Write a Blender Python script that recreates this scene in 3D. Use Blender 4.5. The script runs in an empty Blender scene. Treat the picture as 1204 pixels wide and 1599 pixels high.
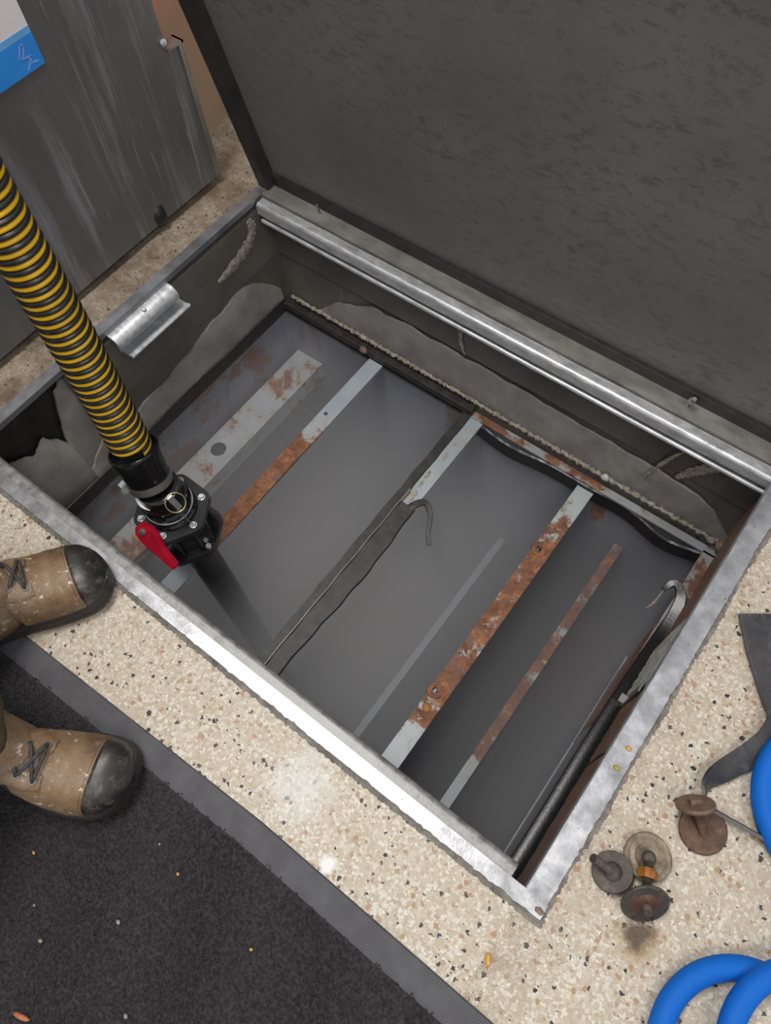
import bpy, bmesh, math, random
import numpy as np
from mathutils import Vector, Matrix, Euler
random.seed(4); rng = np.random.default_rng(7)
C = bpy.context.scene.collection
SC = bpy.context.scene
PI = math.pi

# ---------------------------------------------------------------- camera
FPX = 1160.674582
RW = ((0.796258858728071, 0.6032432686046139, -0.04549053506270949),
      (0.5234540690802135, -0.724728763659414, -0.4480670225402269),
      (-0.3032617144653064, 0.3329651303183545, -0.8928418418351841))
cd = bpy.data.cameras.new('camera'); cam = bpy.data.objects.new('camera', cd); C.objects.link(cam)
cd.sensor_fit = 'VERTICAL'; cd.sensor_height = 24.0; cd.lens = FPX / 1599 * 24.0
cd.clip_start = 0.02; cd.clip_end = 50
xr, yd, zf = (Vector(r) for r in RW)
M = Matrix((xr, -yd, -zf)).transposed().to_4x4(); M.translation = (0, 0, 1)
cam.matrix_world = M
SC.camera = cam

# ---------------------------------------------------------------- light, exposure
W = bpy.data.worlds.new('world'); SC.world = W; W.use_nodes = True
W.node_tree.nodes['Background'].inputs[0].default_value = (0.93, 0.95, 1.0, 1)
W.node_tree.nodes['Background'].inputs[1].default_value = 0.42
def area(name, loc, target, sx, sy, power, col=(1, 1, 1)):
    l = bpy.data.lights.new(name, 'AREA'); l.shape = 'RECTANGLE'; l.size = sx; l.size_y = sy; l.energy = power; l.color = col
    o = bpy.data.objects.new(name, l); C.objects.link(o); o.location = loc
    o.rotation_euler = (Vector(target) - Vector(loc)).to_track_quat('-Z', 'Y').to_euler()
    return o
area('ceiling_lamp', (-0.75, 0.22, 2.5), (-0.45, 0.3, 0), 1.1, 0.35, 32, (1.0, 0.97, 0.93))
area('ceiling_lamp', (1.1, -0.5, 2.5), (0.25, 0.1, 0), 1.2, 0.6, 17, (1.0, 0.95, 0.88))
SC.view_settings.view_transform = 'Standard'; SC.view_settings.look = 'None'
SC.view_settings.gamma = 1.0; SC.view_settings.use_curve_mapping = False
SC.view_settings.exposure = 0.45
SC.cycles.volume_bounces = 3; SC.cycles.diffuse_bounces = 5; SC.cycles.max_bounces = 10

# ---------------------------------------------------------------- node helpers
class NT:
    def __init__(s, name):
        s.m = bpy.data.materials.new(name); s.m.use_nodes = True; s.t = s.m.node_tree
        s.b = s.t.nodes['Principled BSDF']
    def n(s, typ, **kw):
        nd = s.t.nodes.new(typ)
        for k, v in kw.items(): setattr(nd, k, v)
        return nd
    def link(s, a, b): s.t.links.new(a, b)
    def put(s, inp, v):
        if isinstance(v, bpy.types.NodeSocket): s.link(v, inp)
        elif isinstance(v, (tuple, list)): inp.default_value = (*v, 1) if len(v) == 3 and len(inp.default_value) == 4 else v
        else: inp.default_value = v
    def co(s, scale=(1, 1, 1), rot=(0, 0, 0), loc=(0, 0, 0)):
        tc = s.n('ShaderNodeTexCoord'); mp = s.n('ShaderNodeMapping')
        mp.inputs['Scale'].default_value = scale; mp.inputs['Rotation'].default_value = rot; mp.inputs['Location'].default_value = loc
        s.link(tc.outputs['Object'], mp.inputs['Vector']); return mp.outputs['Vector']
    def noise(s, co, sc, detail=4, rough=0.55, dist=0):
        nd = s.n('ShaderNodeTexNoise'); s.link(co, nd.inputs['Vector'])
        nd.inputs['Scale'].default_value = sc; nd.inputs['Detail'].default_value = detail
        nd.inputs['Roughness'].default_value = rough; nd.inputs['Distortion'].default_value = dist
        return nd.outputs['Fac']
    def vor(s, co, sc, feature='F1'):
        nd = s.n('ShaderNodeTexVoronoi', feature=feature); s.link(co, nd.inputs['Vector']); nd.inputs['Scale'].default_value = sc
        return nd
    def ramp(s, v, stops, const=False):
        nd = s.n('ShaderNodeValToRGB'); e = nd.color_ramp.elements
        if const: nd.color_ramp.interpolation = 'CONSTANT'
        while len(e) < len(stops): e.new(0.5)
        for i, (p, c) in enumerate(stops):
            e[i].position = p; e[i].color = (c, c, c, 1) if isinstance(c, (int, float)) else (*c, 1)
        s.link(v, nd.inputs['Fac']); return nd.outputs['Color']
    def mix(s, f, a, b, blend='MIX'):
        nd = s.n('ShaderNodeMix', data_type='RGBA', blend_type=blend)
        s.put(nd.inputs[0], f); s.put(nd.inputs[6], a); s.put(nd.inputs[7], b); return nd.outputs[2]
    def math(s, op, a, b=0.0, clamp=False):
        nd = s.n('ShaderNodeMath', operation=op, use_clamp=clamp); s.put(nd.inputs[0], a); s.put(nd.inputs[1], b); return nd.outputs[0]
    def sep(s, co):
        nd = s.n('ShaderNodeSeparateXYZ'); s.link(co, nd.inputs[0]); return nd.outputs
    def bump(s, h, strength=0.3, dist=0.002):
        nd = s.n('ShaderNodeBump'); nd.inputs['Strength'].default_value = strength; nd.inputs['Distance'].default_value = dist
        s.link(h, nd.inputs['Height']); s.link(nd.outputs[0], s.b.inputs['Normal'])
    def fin(s, col=None, rough=None, metal=None, spec=None):
        if col is not None: s.put(s.b.inputs['Base Color'], col)
        if rough is not None: s.put(s.b.inputs['Roughness'], rough)
        if metal is not None: s.put(s.b.inputs['Metallic'], metal)
        if spec is not None: s.b.inputs['Specular IOR Level'].default_value = spec
        return s.m
def simple(name, col, rough=0.5, metal=0.0, var=0.25, sc=60, bump=0.1, spec=0.5):
    k = NT(name); co = k.co(); nz = k.noise(co, sc, 5)
    lo = tuple(c * (1 - var) for c in col); hi = tuple(min(1, c * (1 + var)) for c in col)
    k.bump(nz, bump, 0.001)
    return k.fin(k.ramp(nz, [(0.3, lo), (0.7, hi)]), rough, metal, spec)

# ---------------------------------------------------------------- materials
def m_floor():
    k = NT('flake_floor'); co = k.co()
    wob = k.n('ShaderNodeTexNoise'); k.link(co, wob.inputs['Vector']); wob.inputs['Scale'].default_value = 260; wob.inputs['Detail'].default_value = 2
    sub = k.n('ShaderNodeVectorMath', operation='SUBTRACT'); k.link(wob.outputs['Color'], sub.inputs[0]); sub.inputs[1].default_value = (0.5, 0.5, 0.5)
    scl = k.n('ShaderNodeVectorMath', operation='SCALE'); k.link(sub.outputs[0], scl.inputs[0]); scl.inputs['Scale'].default_value = 0.0075
    add = k.n('ShaderNodeVectorMath', operation='ADD'); k.link(co, add.inputs[0]); k.link(scl.outputs[0], add.inputs[1])
    wco = add.outputs[0]
    v = k.vor(wco, 215); r = k.sep(v.outputs['Color'])
    base = k.ramp(r[0], [(0.0, (0.425, 0.360, 0.275)), (0.2, (0.465, 0.405, 0.320)), (0.42, (0.50, 0.445, 0.360)), (0.66, (0.44, 0.375, 0.290)),
                         (0.84, (0.55, 0.505, 0.425)), (0.96, (0.33, 0.24, 0.165))], True)
    v2 = k.vor(wco, 330); r2 = k.sep(v2.outputs['Color'])
    base = k.mix(k.math('GREATER_THAN', r2[1], 0.80), base, (0.40, 0.335, 0.25))
    base = k.mix(k.math('GREATER_THAN', r2[2], 0.87), base, (0.60, 0.565, 0.49))
    # dark and brown chips, sparse, varying in density
    v3 = k.vor(wco, 128); r3 = k.sep(v3.outputs['Color'])
    dens = k.ramp(k.noise(co, 9, 3), [(0.35, 0.86), (0.65, 0.70)])
    near = k.math('LESS_THAN', v3.outputs['Distance'], k.math('ADD', k.math('MULTIPLY', r3[1], 0.34), 0.10))
    dark = k.math('MULTIPLY', k.math('GREATER_THAN', r3[0], dens), near)
    base = k.mix(dark, base, k.ramp(r3[2], [(0.0, (0.018, 0.018, 0.024)), (0.5, (0.03, 0.036, 0.06)), (0.8, (0.05, 0.04, 0.035))], True))
    v4 = k.vor(wco, 120); r4 = k.sep(v4.outputs['Color'])
    tiny = k.ramp(k.noise(wco, 620, 3, 0.7), [(0.64, 0.0), (0.70, 0.75)])
    base = k.mix(k.math('MULTIPLY', tiny, k.ramp(k.noise(co, 16, 4), [(0.4, 0.35), (0.65, 1.0)])), base, (0.16, 0.12, 0.085))
    brn = k.math('MULTIPLY', k.math('GREATER_THAN', r4[1], 0.90), k.math('LESS_THAN', v4.outputs['Distance'], 0.4))
    base = k.mix(brn, base, (0.36, 0.22, 0.13))
    # dirt ground in along the hatch; left strip mixes dirt with painted cabinet shade
    p = k.sep(co); x, y = p[0], p[1]
    n = k.noise(co, 28, 5, 0.7); nf = k.noise(co, 420, 3, 0.7)
    near_r = k.ramp(k.math('ADD', x, k.math('MULTIPLY', n, 0.06)), [(0.14, 1.0), (0.22, 0.0)])
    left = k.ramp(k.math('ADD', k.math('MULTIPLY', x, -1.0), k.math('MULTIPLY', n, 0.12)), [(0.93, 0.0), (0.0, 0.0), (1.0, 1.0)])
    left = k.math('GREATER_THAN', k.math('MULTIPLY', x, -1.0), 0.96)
    spk = k.ramp(k.math('MULTIPLY', nf, n), [(0.22, 0.0), (0.30, 1.0)])
    rightside = k.math('GREATER_THAN', x, 0.1)
    base = k.mix(k.math('MULTIPLY', k.math('MULTIPLY', near_r, spk), k.math('MULTIPLY', rightside, 0.6)), base, (0.20, 0.14, 0.09))
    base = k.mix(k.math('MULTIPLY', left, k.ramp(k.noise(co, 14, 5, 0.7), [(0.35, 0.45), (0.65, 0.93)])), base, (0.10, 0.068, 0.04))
    # rusty drip stain below the bolts, pale residue by the rim
    def blob(cx, cy, rad, soft=1.0):
        dx = k.math('SUBTRACT', x, cx); dy = k.math('SUBTRACT', y, cy)
        d = k.math('SQRT', k.math('ADD', k.math('MULTIPLY', dx, dx), k.math('MULTIPLY', dy, dy)))
        d = k.math('ADD', k.math('DIVIDE', d, rad), k.math('MULTIPLY', k.math('SUBTRACT', k.noise(co, 45, 4), 0.5), 1.6))
        return k.ramp(d, [(0.35, 1.0), (1.0, 0.0)])
    base = k.mix(k.math('MULTIPLY', blob(0.232, 0.10, 0.035), 0.55), base, (0.30, 0.17, 0.05))
    base = k.mix(k.math('MULTIPLY', blob(0.226, 0.110, 0.024), 0.9), base, (0.06, 0.035, 0.02))
    base = k.mix(k.math('MULTIPLY', blob(-0.19, -0.002, 0.055), 0.5), base, (0.66, 0.66, 0.66))
    base = k.mix(k.math('MULTIPLY', blob(-0.106, -0.052, 0.014), 0.9), base, (0.74, 0.74, 0.74))
    h = k.math('ADD', k.math('MULTIPLY', v.outputs['Distance'], 0.7), k.noise(co, 500, 2))
    k.bump(h, 0.35, 0.0012)
    return k.fin(base, k.ramp(r2[0], [(0, 0.35), (1, 0.6)]), 0, 0.45)

def m_metal(name, lo, hi, rough=(0.3, 0.5), metal=0.85, sc=30, stain=None, stain_amt=(0.6, 0.72), stretch=(1, 1, 1), bump=0.15):
    k = NT(name); co = k.co(stretch); nz = k.noise(co, sc, 6, 0.65)
    col = k.ramp(nz, [(0.3, lo), (0.7, hi)]); met = metal
    if stain is not None:
        s = k.ramp(k.noise(co, sc * 1.7, 6, 0.75, 0.4), [(stain_amt[0], 0.0), (stain_amt[1], 1.0)])
        col = k.mix(s, col, stain); met = k.math('MULTIPLY', k.math('SUBTRACT', 1.0, s), metal)
    k.bump(k.noise(k.co(), 300, 3), bump, 0.0008)
    return k.fin(col, k.ramp(nz, [(0.3, rough[0]), (0.7, rough[1])]), met)

def m_rust(name, paint, amount=0.5, rough=0.45, axis_range=None, sc=22, dark=(0.09, 0.03, 0.015), spots=True):
    """painted steel with rust patches; axis_range=(axis, fade_in0, fade_in1, fade_out0, fade_out1) limits where the rust has spread"""
    k = NT(name); co = k.co(); n1 = k.noise(co, sc, 8, 0.7, 0.3); n2 = k.noise(co, 120, 5, 0.7)
    m = n1
    if axis_range:
        a, i0, i1, o0, o1 = axis_range; p = k.sep(co)[a]
        g = k.math('MULTIPLY', k.ramp(k.math('ADD', k.math('MULTIPLY', p, 1.0), 0.0), [(max(i0, 0), 0.0), (max(i1, 0.001), 1.0)]),
                   k.ramp(p, [(o0, 1.0), (o1, 0.0)]))
        m = k.math('ADD', n1, k.math('MULTIPLY', k.math('SUBTRACT', g, 0.62), 0.42))
    mask = k.ramp(m, [(0.60 - amount * 0.2, 0.0), (0.66 - amount * 0.2, 1.0)])
    rust = k.ramp(k.math('ADD', k.math('MULTIPLY', n2, 0.5), k.math('MULTIPLY', k.noise(co, 38, 4), 0.5)), [(0.34, dark), (0.48, (0.17, 0.068, 0.035)), (0.58, (0.30, 0.12, 0.05)), (0.68, (0.55, 0.22, 0.06))])
    rust = k.mix(k.ramp(k.noise(co, 55, 4), [(0.5, 0.0), (0.62, 0.8)]), rust, (0.17, 0.10, 0.075))
    pc = k.ramp(k.noise(co, 9, 5), [(0.3, tuple(c * 0.82 for c in paint)), (0.7, tuple(min(1, c * 1.15) for c in paint))])
    halo = k.ramp(m, [(0.50 - amount * 0.2, 0.0), (0.62 - amount * 0.2, 0.55)])
    pc = k.mix(halo, pc, (0.33, 0.28, 0.20))
    col = k.mix(mask, pc, rust)
    k.bump(k.math('ADD', n2, mask), 0.35, 0.0015)
    return k.fin(col, k.mix(mask, (rough,) * 3, (0.75,) * 3), 0)

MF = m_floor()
M_RIM = m_metal('worn_aluminium', (0.40, 0.40, 0.41), (0.62, 0.62, 0.64), (0.22, 0.42), 0.8, 34, (0.12, 0.075, 0.055), (0.655, 0.68))
M_RIMD = m_metal('dull_aluminium', (0.20, 0.20, 0.21), (0.38, 0.39, 0.42), (0.35, 0.5), 0.7, 16, (0.13, 0.09, 0.08), (0.6, 0.75))
M_GALV = m_metal('galvanised_steel', (0.30, 0.32, 0.34), (0.62, 0.65, 0.68), (0.35, 0.55), 0.7, 70, (0.28, 0.22, 0.14), (0.64, 0.8), (0.5, 1, 1), 0.3)
M_GALVD = m_metal('mottled_galvanised', (0.16, 0.16, 0.155), (0.40, 0.40, 0.39), (0.4, 0.6), 0.5, 60, (0.17, 0.14, 0.09), (0.60, 0.75), (1, 1, 1), 0.4)
M_GALVB = m_metal('bright_galvanised_steel', (0.45, 0.46, 0.48), (0.78, 0.79, 0.80), (0.3, 0.5), 0.6, 90, (0.45, 0.40, 0.30), (0.6, 0.8), (0.4, 1, 1), 0.3)
def m_lid():
    k = NT('lid_plate'); co = k.co(); cs = k.co((0.8, 1.5, 1.5), (0, 0.35, 0))
    n = k.noise(co, 3.5, 5); f = k.noise(cs, 60, 7, 0.75, 0.3)
    col = k.ramp(n, [(0.3, (0.155, 0.146, 0.136)), (0.7, (0.215, 0.203, 0.192))])
    reg = k.ramp(k.math('ADD', k.noise(co, 3.0, 3), k.math('MULTIPLY', k.sep(co)[2], 0.25)), [(0.42, 0.2), (0.66, 1.0)])
    blot = k.math('MULTIPLY', k.ramp(f, [(0.52, 0.0), (0.60, 1.0)]), reg)
    col = k.mix(k.math('MULTIPLY', blot, 0.45), col, (0.060, 0.050, 0.043))
    col = k.mix(k.ramp(k.noise(co, 90, 5, 0.8), [(0.60, 0.0), (0.75, 0.5)]), col, (0.075, 0.068, 0.06))
    scr = k.ramp(k.noise(k.co((9, 9, 0.5), (0, 0.1, 0)), 20, 4, 0.6), [(0.66, 0.0), (0.74, 0.35)])
    col = k.mix(scr, col, (0.20, 0.19, 0.18))
    return (k.bump(k.noise(co, 120, 4), 0.08, 0.001), k.fin(col, k.ramp(f, [(0.3, 0.42), (0.7, 0.62)]), 0.15))[1]
M_LID = m_lid()
M_LIDF = simple('lid_flange_steel', (0.045, 0.042, 0.038), 0.5, 0.3, 0.3, 25)
M_BLKM = simple('black_lid_seal', (0.022, 0.020, 0.019), 0.45, 0.1, 0.4, 40)
M_FARB = m_metal('dirty_worn_steel', (0.20, 0.185, 0.165), (0.42, 0.40, 0.37), (0.35, 0.5), 0.4, 26, (0.12, 0.09, 0.07), (0.60, 0.75), (0.4, 1, 1), 0.3)
def m_panel():
    k = NT('streaked_stainless'); co = k.co()
    s1 = k.noise(k.co((1, 15, 0.9), (0.10, 0, 0)), 1.6, 6, 0.7, 0.25); s2 = k.noise(k.co((1, 60, 2.2), (0.16, 0, 0)), 1.5, 6, 0.7, 0.2)
    reg = k.ramp(k.noise(co, 3.5, 3), [(0.38, 0.0), (0.6, 1.0)])
    col = k.ramp(k.noise(co, 5, 4), [(0.3, (0.135, 0.132, 0.125)), (0.7, (0.185, 0.182, 0.176))])
    col = k.mix(k.math('MULTIPLY', k.ramp(s1, [(0.50, 0.0), (0.64, 0.85)]), reg), col, (0.36, 0.36, 0.39))
    col = k.mix(k.ramp(s2, [(0.60, 0.0), (0.70, 0.8)]), col, (0.45, 0.45, 0.49))
    k.bump(s2, 0.1, 0.0006)
    return k.fin(col, 0.5, 0.45)
M_PANEL = m_panel()
M_STEEL = simple('plain_stainless', (0.32, 0.31, 0.29), 0.35, 0.8, 0.15, 20)
def m_pit():
    k = NT('pit_coating'); co = k.co()
    col = k.ramp(k.noise(co, 7, 6, 0.65), [(0.3, (0.085, 0.077, 0.066)), (0.7, (0.14, 0.128, 0.112))])
    col = k.mix(k.ramp(k.noise(k.co((12, 12, 1.2)), 3, 5, 0.7), [(0.62, 0.0), (0.72, 0.35)]), col, (0.26, 0.24, 0.19))
    col = k.mix(k.ramp(k.noise(co, 160, 3), [(0.73, 0.0), (0.78, 0.8)]), col, (0.4, 0.38, 0.34))
    k.bump(k.noise(co, 35, 5), 0.3, 0.003)
    return k.fin(col, 0.32, 0)
M_PIT = m_pit()
M_CEM = m_metal('grey_patch', (0.20, 0.19, 0.175), (0.38, 0.36, 0.335), (0.3, 0.5), 0.1, 14, (0.30, 0.26, 0.19), (0.6, 0.8), (1, 1, 1), 0.5)
M_MORT = simple('cream_mortar', (0.29, 0.265, 0.215), 0.8, 0, 0.5, 110, 0.8)
M_DARKM = simple('dark_recess', (0.018, 0.017, 0.015), 0.5, 0, 0.5, 30, 0.5)  # near-black colour for the set-back section of the left pit wall
PAINT = (0.215, 0.225, 0.265)
def m_tank():
    k = NT('tank_paint'); co = k.co(); n1 = k.noise(co, 9, 7, 0.7, 0.3)
    col = k.ramp(k.noise(co, 4, 4), [(0.3, tuple(c * 0.8 for c in PAINT)), (0.7, tuple(c * 1.1 for c in PAINT))])
    run = k.noise(k.co((10, 10, 1.0)), 2.2, 5, 0.6)
    p = k.sep(co); top = k.ramp(k.math('MULTIPLY', p[2], -1.0), [(0.30, 1.0), (0.55, 0.0)])
    col = k.mix(k.math('MULTIPLY', k.ramp(run, [(0.58, 0.0), (0.68, 0.75)]), top), col, (0.14, 0.085, 0.055))
    lw = k.math('MULTIPLY', k.math('LESS_THAN', p[0], -0.90), k.ramp(k.noise(co, 13, 5, 0.7), [(0.50, 0.0), (0.58, 0.8)]))
    col = k.mix(lw, col, (0.19, 0.105, 0.065))
    col = k.mix(k.ramp(n1, [(0.68, 0.0), (0.74, 0.5)]), col, (0.11, 0.08, 0.06))
    k.bump(n1, 0.1, 0.002)
    return k.fin(col, 0.4, 0)
M_TANK = m_tank()
def m_tankfloor():
    k = NT('tank_floor_silt'); co = k.co()
    col = k.ramp(k.noise(co, 5, 5), [(0.3, (0.38, 0.38, 0.38)), (0.7, (0.48, 0.48, 0.48))])
    col = k.mix(k.ramp(k.noise(k.co((0.6, 2, 1), (0, 0, 0.3)), 14, 5, 0.7), [(0.56, 0.0), (0.66, 0.6)]), col, (0.66, 0.67, 0.70))
    return k.fin(col, 0.4, 0)
M_TFLOOR = m_tankfloor()
M_B1 = m_rust('beam_paint_rusty_middle', (0.34, 0.38, 0.42), 0.62, axis_range=(1, 0.20, 0.30, 0.50, 0.64), sc=18)
M_B3 = m_rust('beam_paint_rusty', (0.40, 0.44, 0.46), 0.30, axis_range=(1, 0.10, 0.22, 0.62, 0.82), sc=34)
M_B4 = m_rust('thin_beam_paint_rusty', (0.38, 0.42, 0.44), 0.30, axis_range=(1, 0.14, 0.24, 0.72, 0.90), sc=20)
M_BW = m_rust('wide_beam_paint', (0.34, 0.37, 0.41), 0.42, sc=11, dark=(0.13, 0.07, 0.05))
M_STRIP = simple('pale_foot_paint', (0.70, 0.73, 0.80), 0.5, 0, 0.2, 14, 0.1)
M_BD = m_rust('divider_paint', (0.33, 0.37, 0.40), 0.12, sc=24, dark=(0.20, 0.14, 0.09))
M_BM = simple('baffle_paint', (0.34, 0.38, 0.43), 0.45, 0, 0.12, 18)
M_RUSTD = m_rust('rusty_seam', (0.16, 0.15, 0.14), 1.3, sc=20)
M_GASK = simple('dark_gasket', (0.030, 0.026, 0.024), 0.5, 0, 0.5, 60, 0.4)
M_RUBB = simple('wet_black_rubber', (0.012, 0.012, 0.013), 0.30, 0, 0.5, 200, 0.25, 0.5)
def m_wood():
    k = NT('rotten_wood'); co = k.co((18, 1.6, 18))
    g = k.noise(co, 14, 7, 0.75, 0.6)
    col = k.ramp(g, [(0.3, (0.05, 0.026, 0.016)), (0.48, (0.15, 0.080, 0.048)), (0.6, (0.27, 0.155, 0.098)), (0.74, (0.40, 0.28, 0.20))])
    k.bump(g, 0.7, 0.003); return k.fin(col, 0.42, 0)
M_WOOD = m_wood()
M_CONC = simple('pale_concrete', (0.46, 0.45, 0.41), 0.75, 0, 0.4, 50, 0.6)
M_CAULK = simple('grey_caulk', (0.15, 0.135, 0.115), 0.6, 0, 0.45, 55, 0.5)
M_BLK = simple('black_plastic', (0.012, 0.012, 0.013), 0.33, 0, 0.3, 90, 0.1)
M_BLKG = simple('glossy_black_plastic', (0.008, 0.008, 0.009), 0.12, 0, 0.3, 40, 0.05)
M_HOSE = simple('black_hose', (0.016, 0.015, 0.015), 0.30, 0, 0.3, 120, 0.15)
M_YEL = simple('yellow_helix', (0.80, 0.47, 0.010), 0.35, 0, 0.18, 25, 0.05)
M_RED = simple('red_handle_paint', (0.36, 0.004, 0.022), 0.4, 0, 0.25, 60, 0.2)
M_ZINC = m_metal('zinc_bolt', (0.55, 0.56, 0.58), (0.82, 0.83, 0.85), (0.25, 0.4), 0.8, 90)
M_BRASS = m_metal('dull_brass', (0.30, 0.24, 0.12), (0.45, 0.38, 0.22), (0.3, 0.45), 0.9, 60)
M_BLUE = simple('blue_hose_rubber', (0.0010, 0.115, 0.50), 0.65, 0, 0.04, 8, 0.02, 0.25)
def m_washer(name, a, b, c):
    k = NT(name); co = k.co(); n = k.noise(co, 75, 7, 0.72)
    k.bump(n, 0.6, 0.001)
    return k.fin(k.ramp(n, [(0.3, a), (0.5, b), (0.7, c)]), 0.55, 0.25)
M_W1 = m_washer('dark_rusted_washer', (0.030, 0.026, 0.022), (0.066, 0.056, 0.045), (0.13, 0.10, 0.075))
M_W2 = m_washer('brown_rusted_washer', (0.040, 0.020, 0.012), (0.095, 0.048, 0.028), (0.16, 0.09, 0.055))
M_W3 = m_washer('pale_rusted_washer', (0.10, 0.060, 0.042), (0.17, 0.105, 0.075), (0.23, 0.15, 0.11))
M_WORG = m_washer('orange_rust_nut', (0.10, 0.035, 0.012), (0.30, 0.11, 0.02), (0.42, 0.17, 0.03))
M_WIN = m_washer('washer_inner_face', (0.07, 0.055, 0.04), (0.20, 0.16, 0.11), (0.34, 0.28, 0.20))
M_STRAP = m_metal('scuffed_rubber', (0.020, 0.019, 0.020), (0.055, 0.052, 0.056), (0.3, 0.5), 0.0, 16, (0.13, 0.14, 0.17), (0.55, 0.85), (1, 1, 1), 0.3)
def m_leather():
    k = NT('tan_leather'); co = k.co(); n = k.noise(co, 16, 6, 0.6)
    col = k.ramp(n, [(0.28, (0.085, 0.046, 0.022)), (0.5, (0.20, 0.122, 0.062)), (0.72, (0.31, 0.21, 0.12))])
    dust = k.ramp(k.noise(co, 11, 6, 0.7), [(0.46, 0.0), (0.66, 0.75)])
    col = k.mix(k.ramp(k.noise(co, 34, 5, 0.65), [(0.52, 0.0), (0.72, 0.6)]), col, (0.10, 0.062, 0.036))
    col = k.mix(dust, col, (0.32, 0.27, 0.22))
    sp = k.math('MULTIPLY', k.ramp(k.noise(co, 130, 4, 0.6), [(0.60, 0.0), (0.64, 1.0)]), k.ramp(k.noise(co, 20, 3), [(0.48, 0.0), (0.58, 1.0)]))
    col = k.mix(k.math('MULTIPLY', sp, 0.8), col, (0.70, 0.62, 0.50))
    k.bump(k.math('ADD', k.math('MULTIPLY', k.noise(k.co((1, 0.5, 1)), 26, 5, 0.6, 0.5), 2.5), k.noise(co, 320, 3)), 0.55, 0.002)
    return k.fin(col, 0.62, 0)
M_LEA = m_leather()
M_TROU = simple('brown_canvas', (0.085, 0.055, 0.032), 0.85, 0, 0.35, 12, 0.3)
M_TOE = m_metal('scuffed_toe_rubber', (0.014, 0.013, 0.012), (0.036, 0.033, 0.030), (0.28, 0.5), 0.0, 24, (0.13, 0.11, 0.09), (0.52, 0.72), (1, 1, 1), 0.3)
M_SOLE = m_metal('sole_rubber', (0.012, 0.011, 0.011), (0.035, 0.031, 0.028), (0.5, 0.7), 0.0, 22, (0.10, 0.08, 0.06), (0.62, 0.75), (1, 1, 1), 0.4)
M_LACE = simple('grey_lace', (0.045, 0.044, 0.045), 0.7, 0, 0.5, 300, 0.5)
M_MATB = None
def m_matborder():
    k = NT('mat_border_weave'); co = k.co()
    w1 = k.n('ShaderNodeTexWave', wave_type='BANDS', bands_direction='X'); k.link(co, w1.inputs[0]); w1.inputs['Scale'].default_value = 110
    w2 = k.n('ShaderNodeTexWave', wave_type='BANDS', bands_direction='Y'); k.link(co, w2.inputs[0]); w2.inputs['Scale'].default_value = 110
    g = k.math('MULTIPLY', w1.outputs['Fac'], w2.outputs['Fac'])
    n = k.noise(co, 30, 5)
    k.bump(g, 0.8, 0.001)
    return k.fin(k.mix(k.ramp(n, [(0.4, 0.0), (0.75, 0.5)]), k.ramp(g, [(0.0, (0.035, 0.034, 0.038)), (1.0, (0.19, 0.187, 0.205))]), (0.13, 0.13, 0.14)), 0.55, 0)
M_MATB = m_matborder()
def m_pile():
    k = NT('mat_pile'); co = k.co(); n = k.noise(co, 14, 5); f = k.noise(co, 260, 2)
    col = k.ramp(f, [(0.3, (0.019, 0.018, 0.019)), (0.7, (0.050, 0.047, 0.049))])
    col = k.mix(k.ramp(n, [(0.4, 0.0), (0.7, 0.4)]), col, (0.030, 0.030, 0.034))
    return k.fin(col, 0.9, 0, 0.2)
M_PILE = m_pile()
def m_wall():
    k = NT('terracotta_wall'); co = k.co()
    col = k.ramp(k.sep(co)[2], [(0.0, (0.34, 0.24, 0.15)), (0.25, (0.38, 0.22, 0.14)), (0.42, (0.80, 0.20, 0.12)), (0.72, (0.85, 0.20, 0.12))])
    return k.fin(col, 0.6, 0)
M_WALL = m_wall()
M_CREAM = simple('cream_wall', (0.62, 0.55, 0.36), 0.7, 0, 0.08, 5, 0.02)
M_WHITE = simple('white_sign_face', (0.78, 0.74, 0.74), 0.4, 0, 0.03, 10, 0.0)
M_SBLUE = simple('sign_blue', (0.03, 0.27, 0.78), 0.4, 0, 0.08, 20, 0.0)
M_SLIGHT = simple('sign_light_blue', (0.15, 0.42, 0.80), 0.4, 0, 0.08, 20, 0.0)
M_SMARK = simple('sign_mark', (0.17, 0.33, 0.78), 0.4, 0, 0.05, 20, 0.0)
M_CHIPO = simple('ochre_stone', (0.55, 0.29, 0.06), 0.45, 0, 0.3, 200, 0.2)
M_CHIPY = simple('yellow_crumb', (0.36, 0.30, 0.03), 0.5, 0, 0.3, 200, 0.2)
M_CHIPR = simple('orange_bark', (0.42, 0.14, 0.06), 0.6, 0, 0.4, 200, 0.3)
M_CHIPP = simple('pale_crumb', (0.34, 0.27, 0.23), 0.6, 0, 0.3, 200, 0.3)
M_CLAY = simple('brown_clay', (0.20, 0.13, 0.11), 0.7, 0, 0.4, 150, 0.5)
M_NUB = simple('translucent_plastic', (0.50, 0.50, 0.46), 0.3, 0, 0.15, 60, 0.1)

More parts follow.
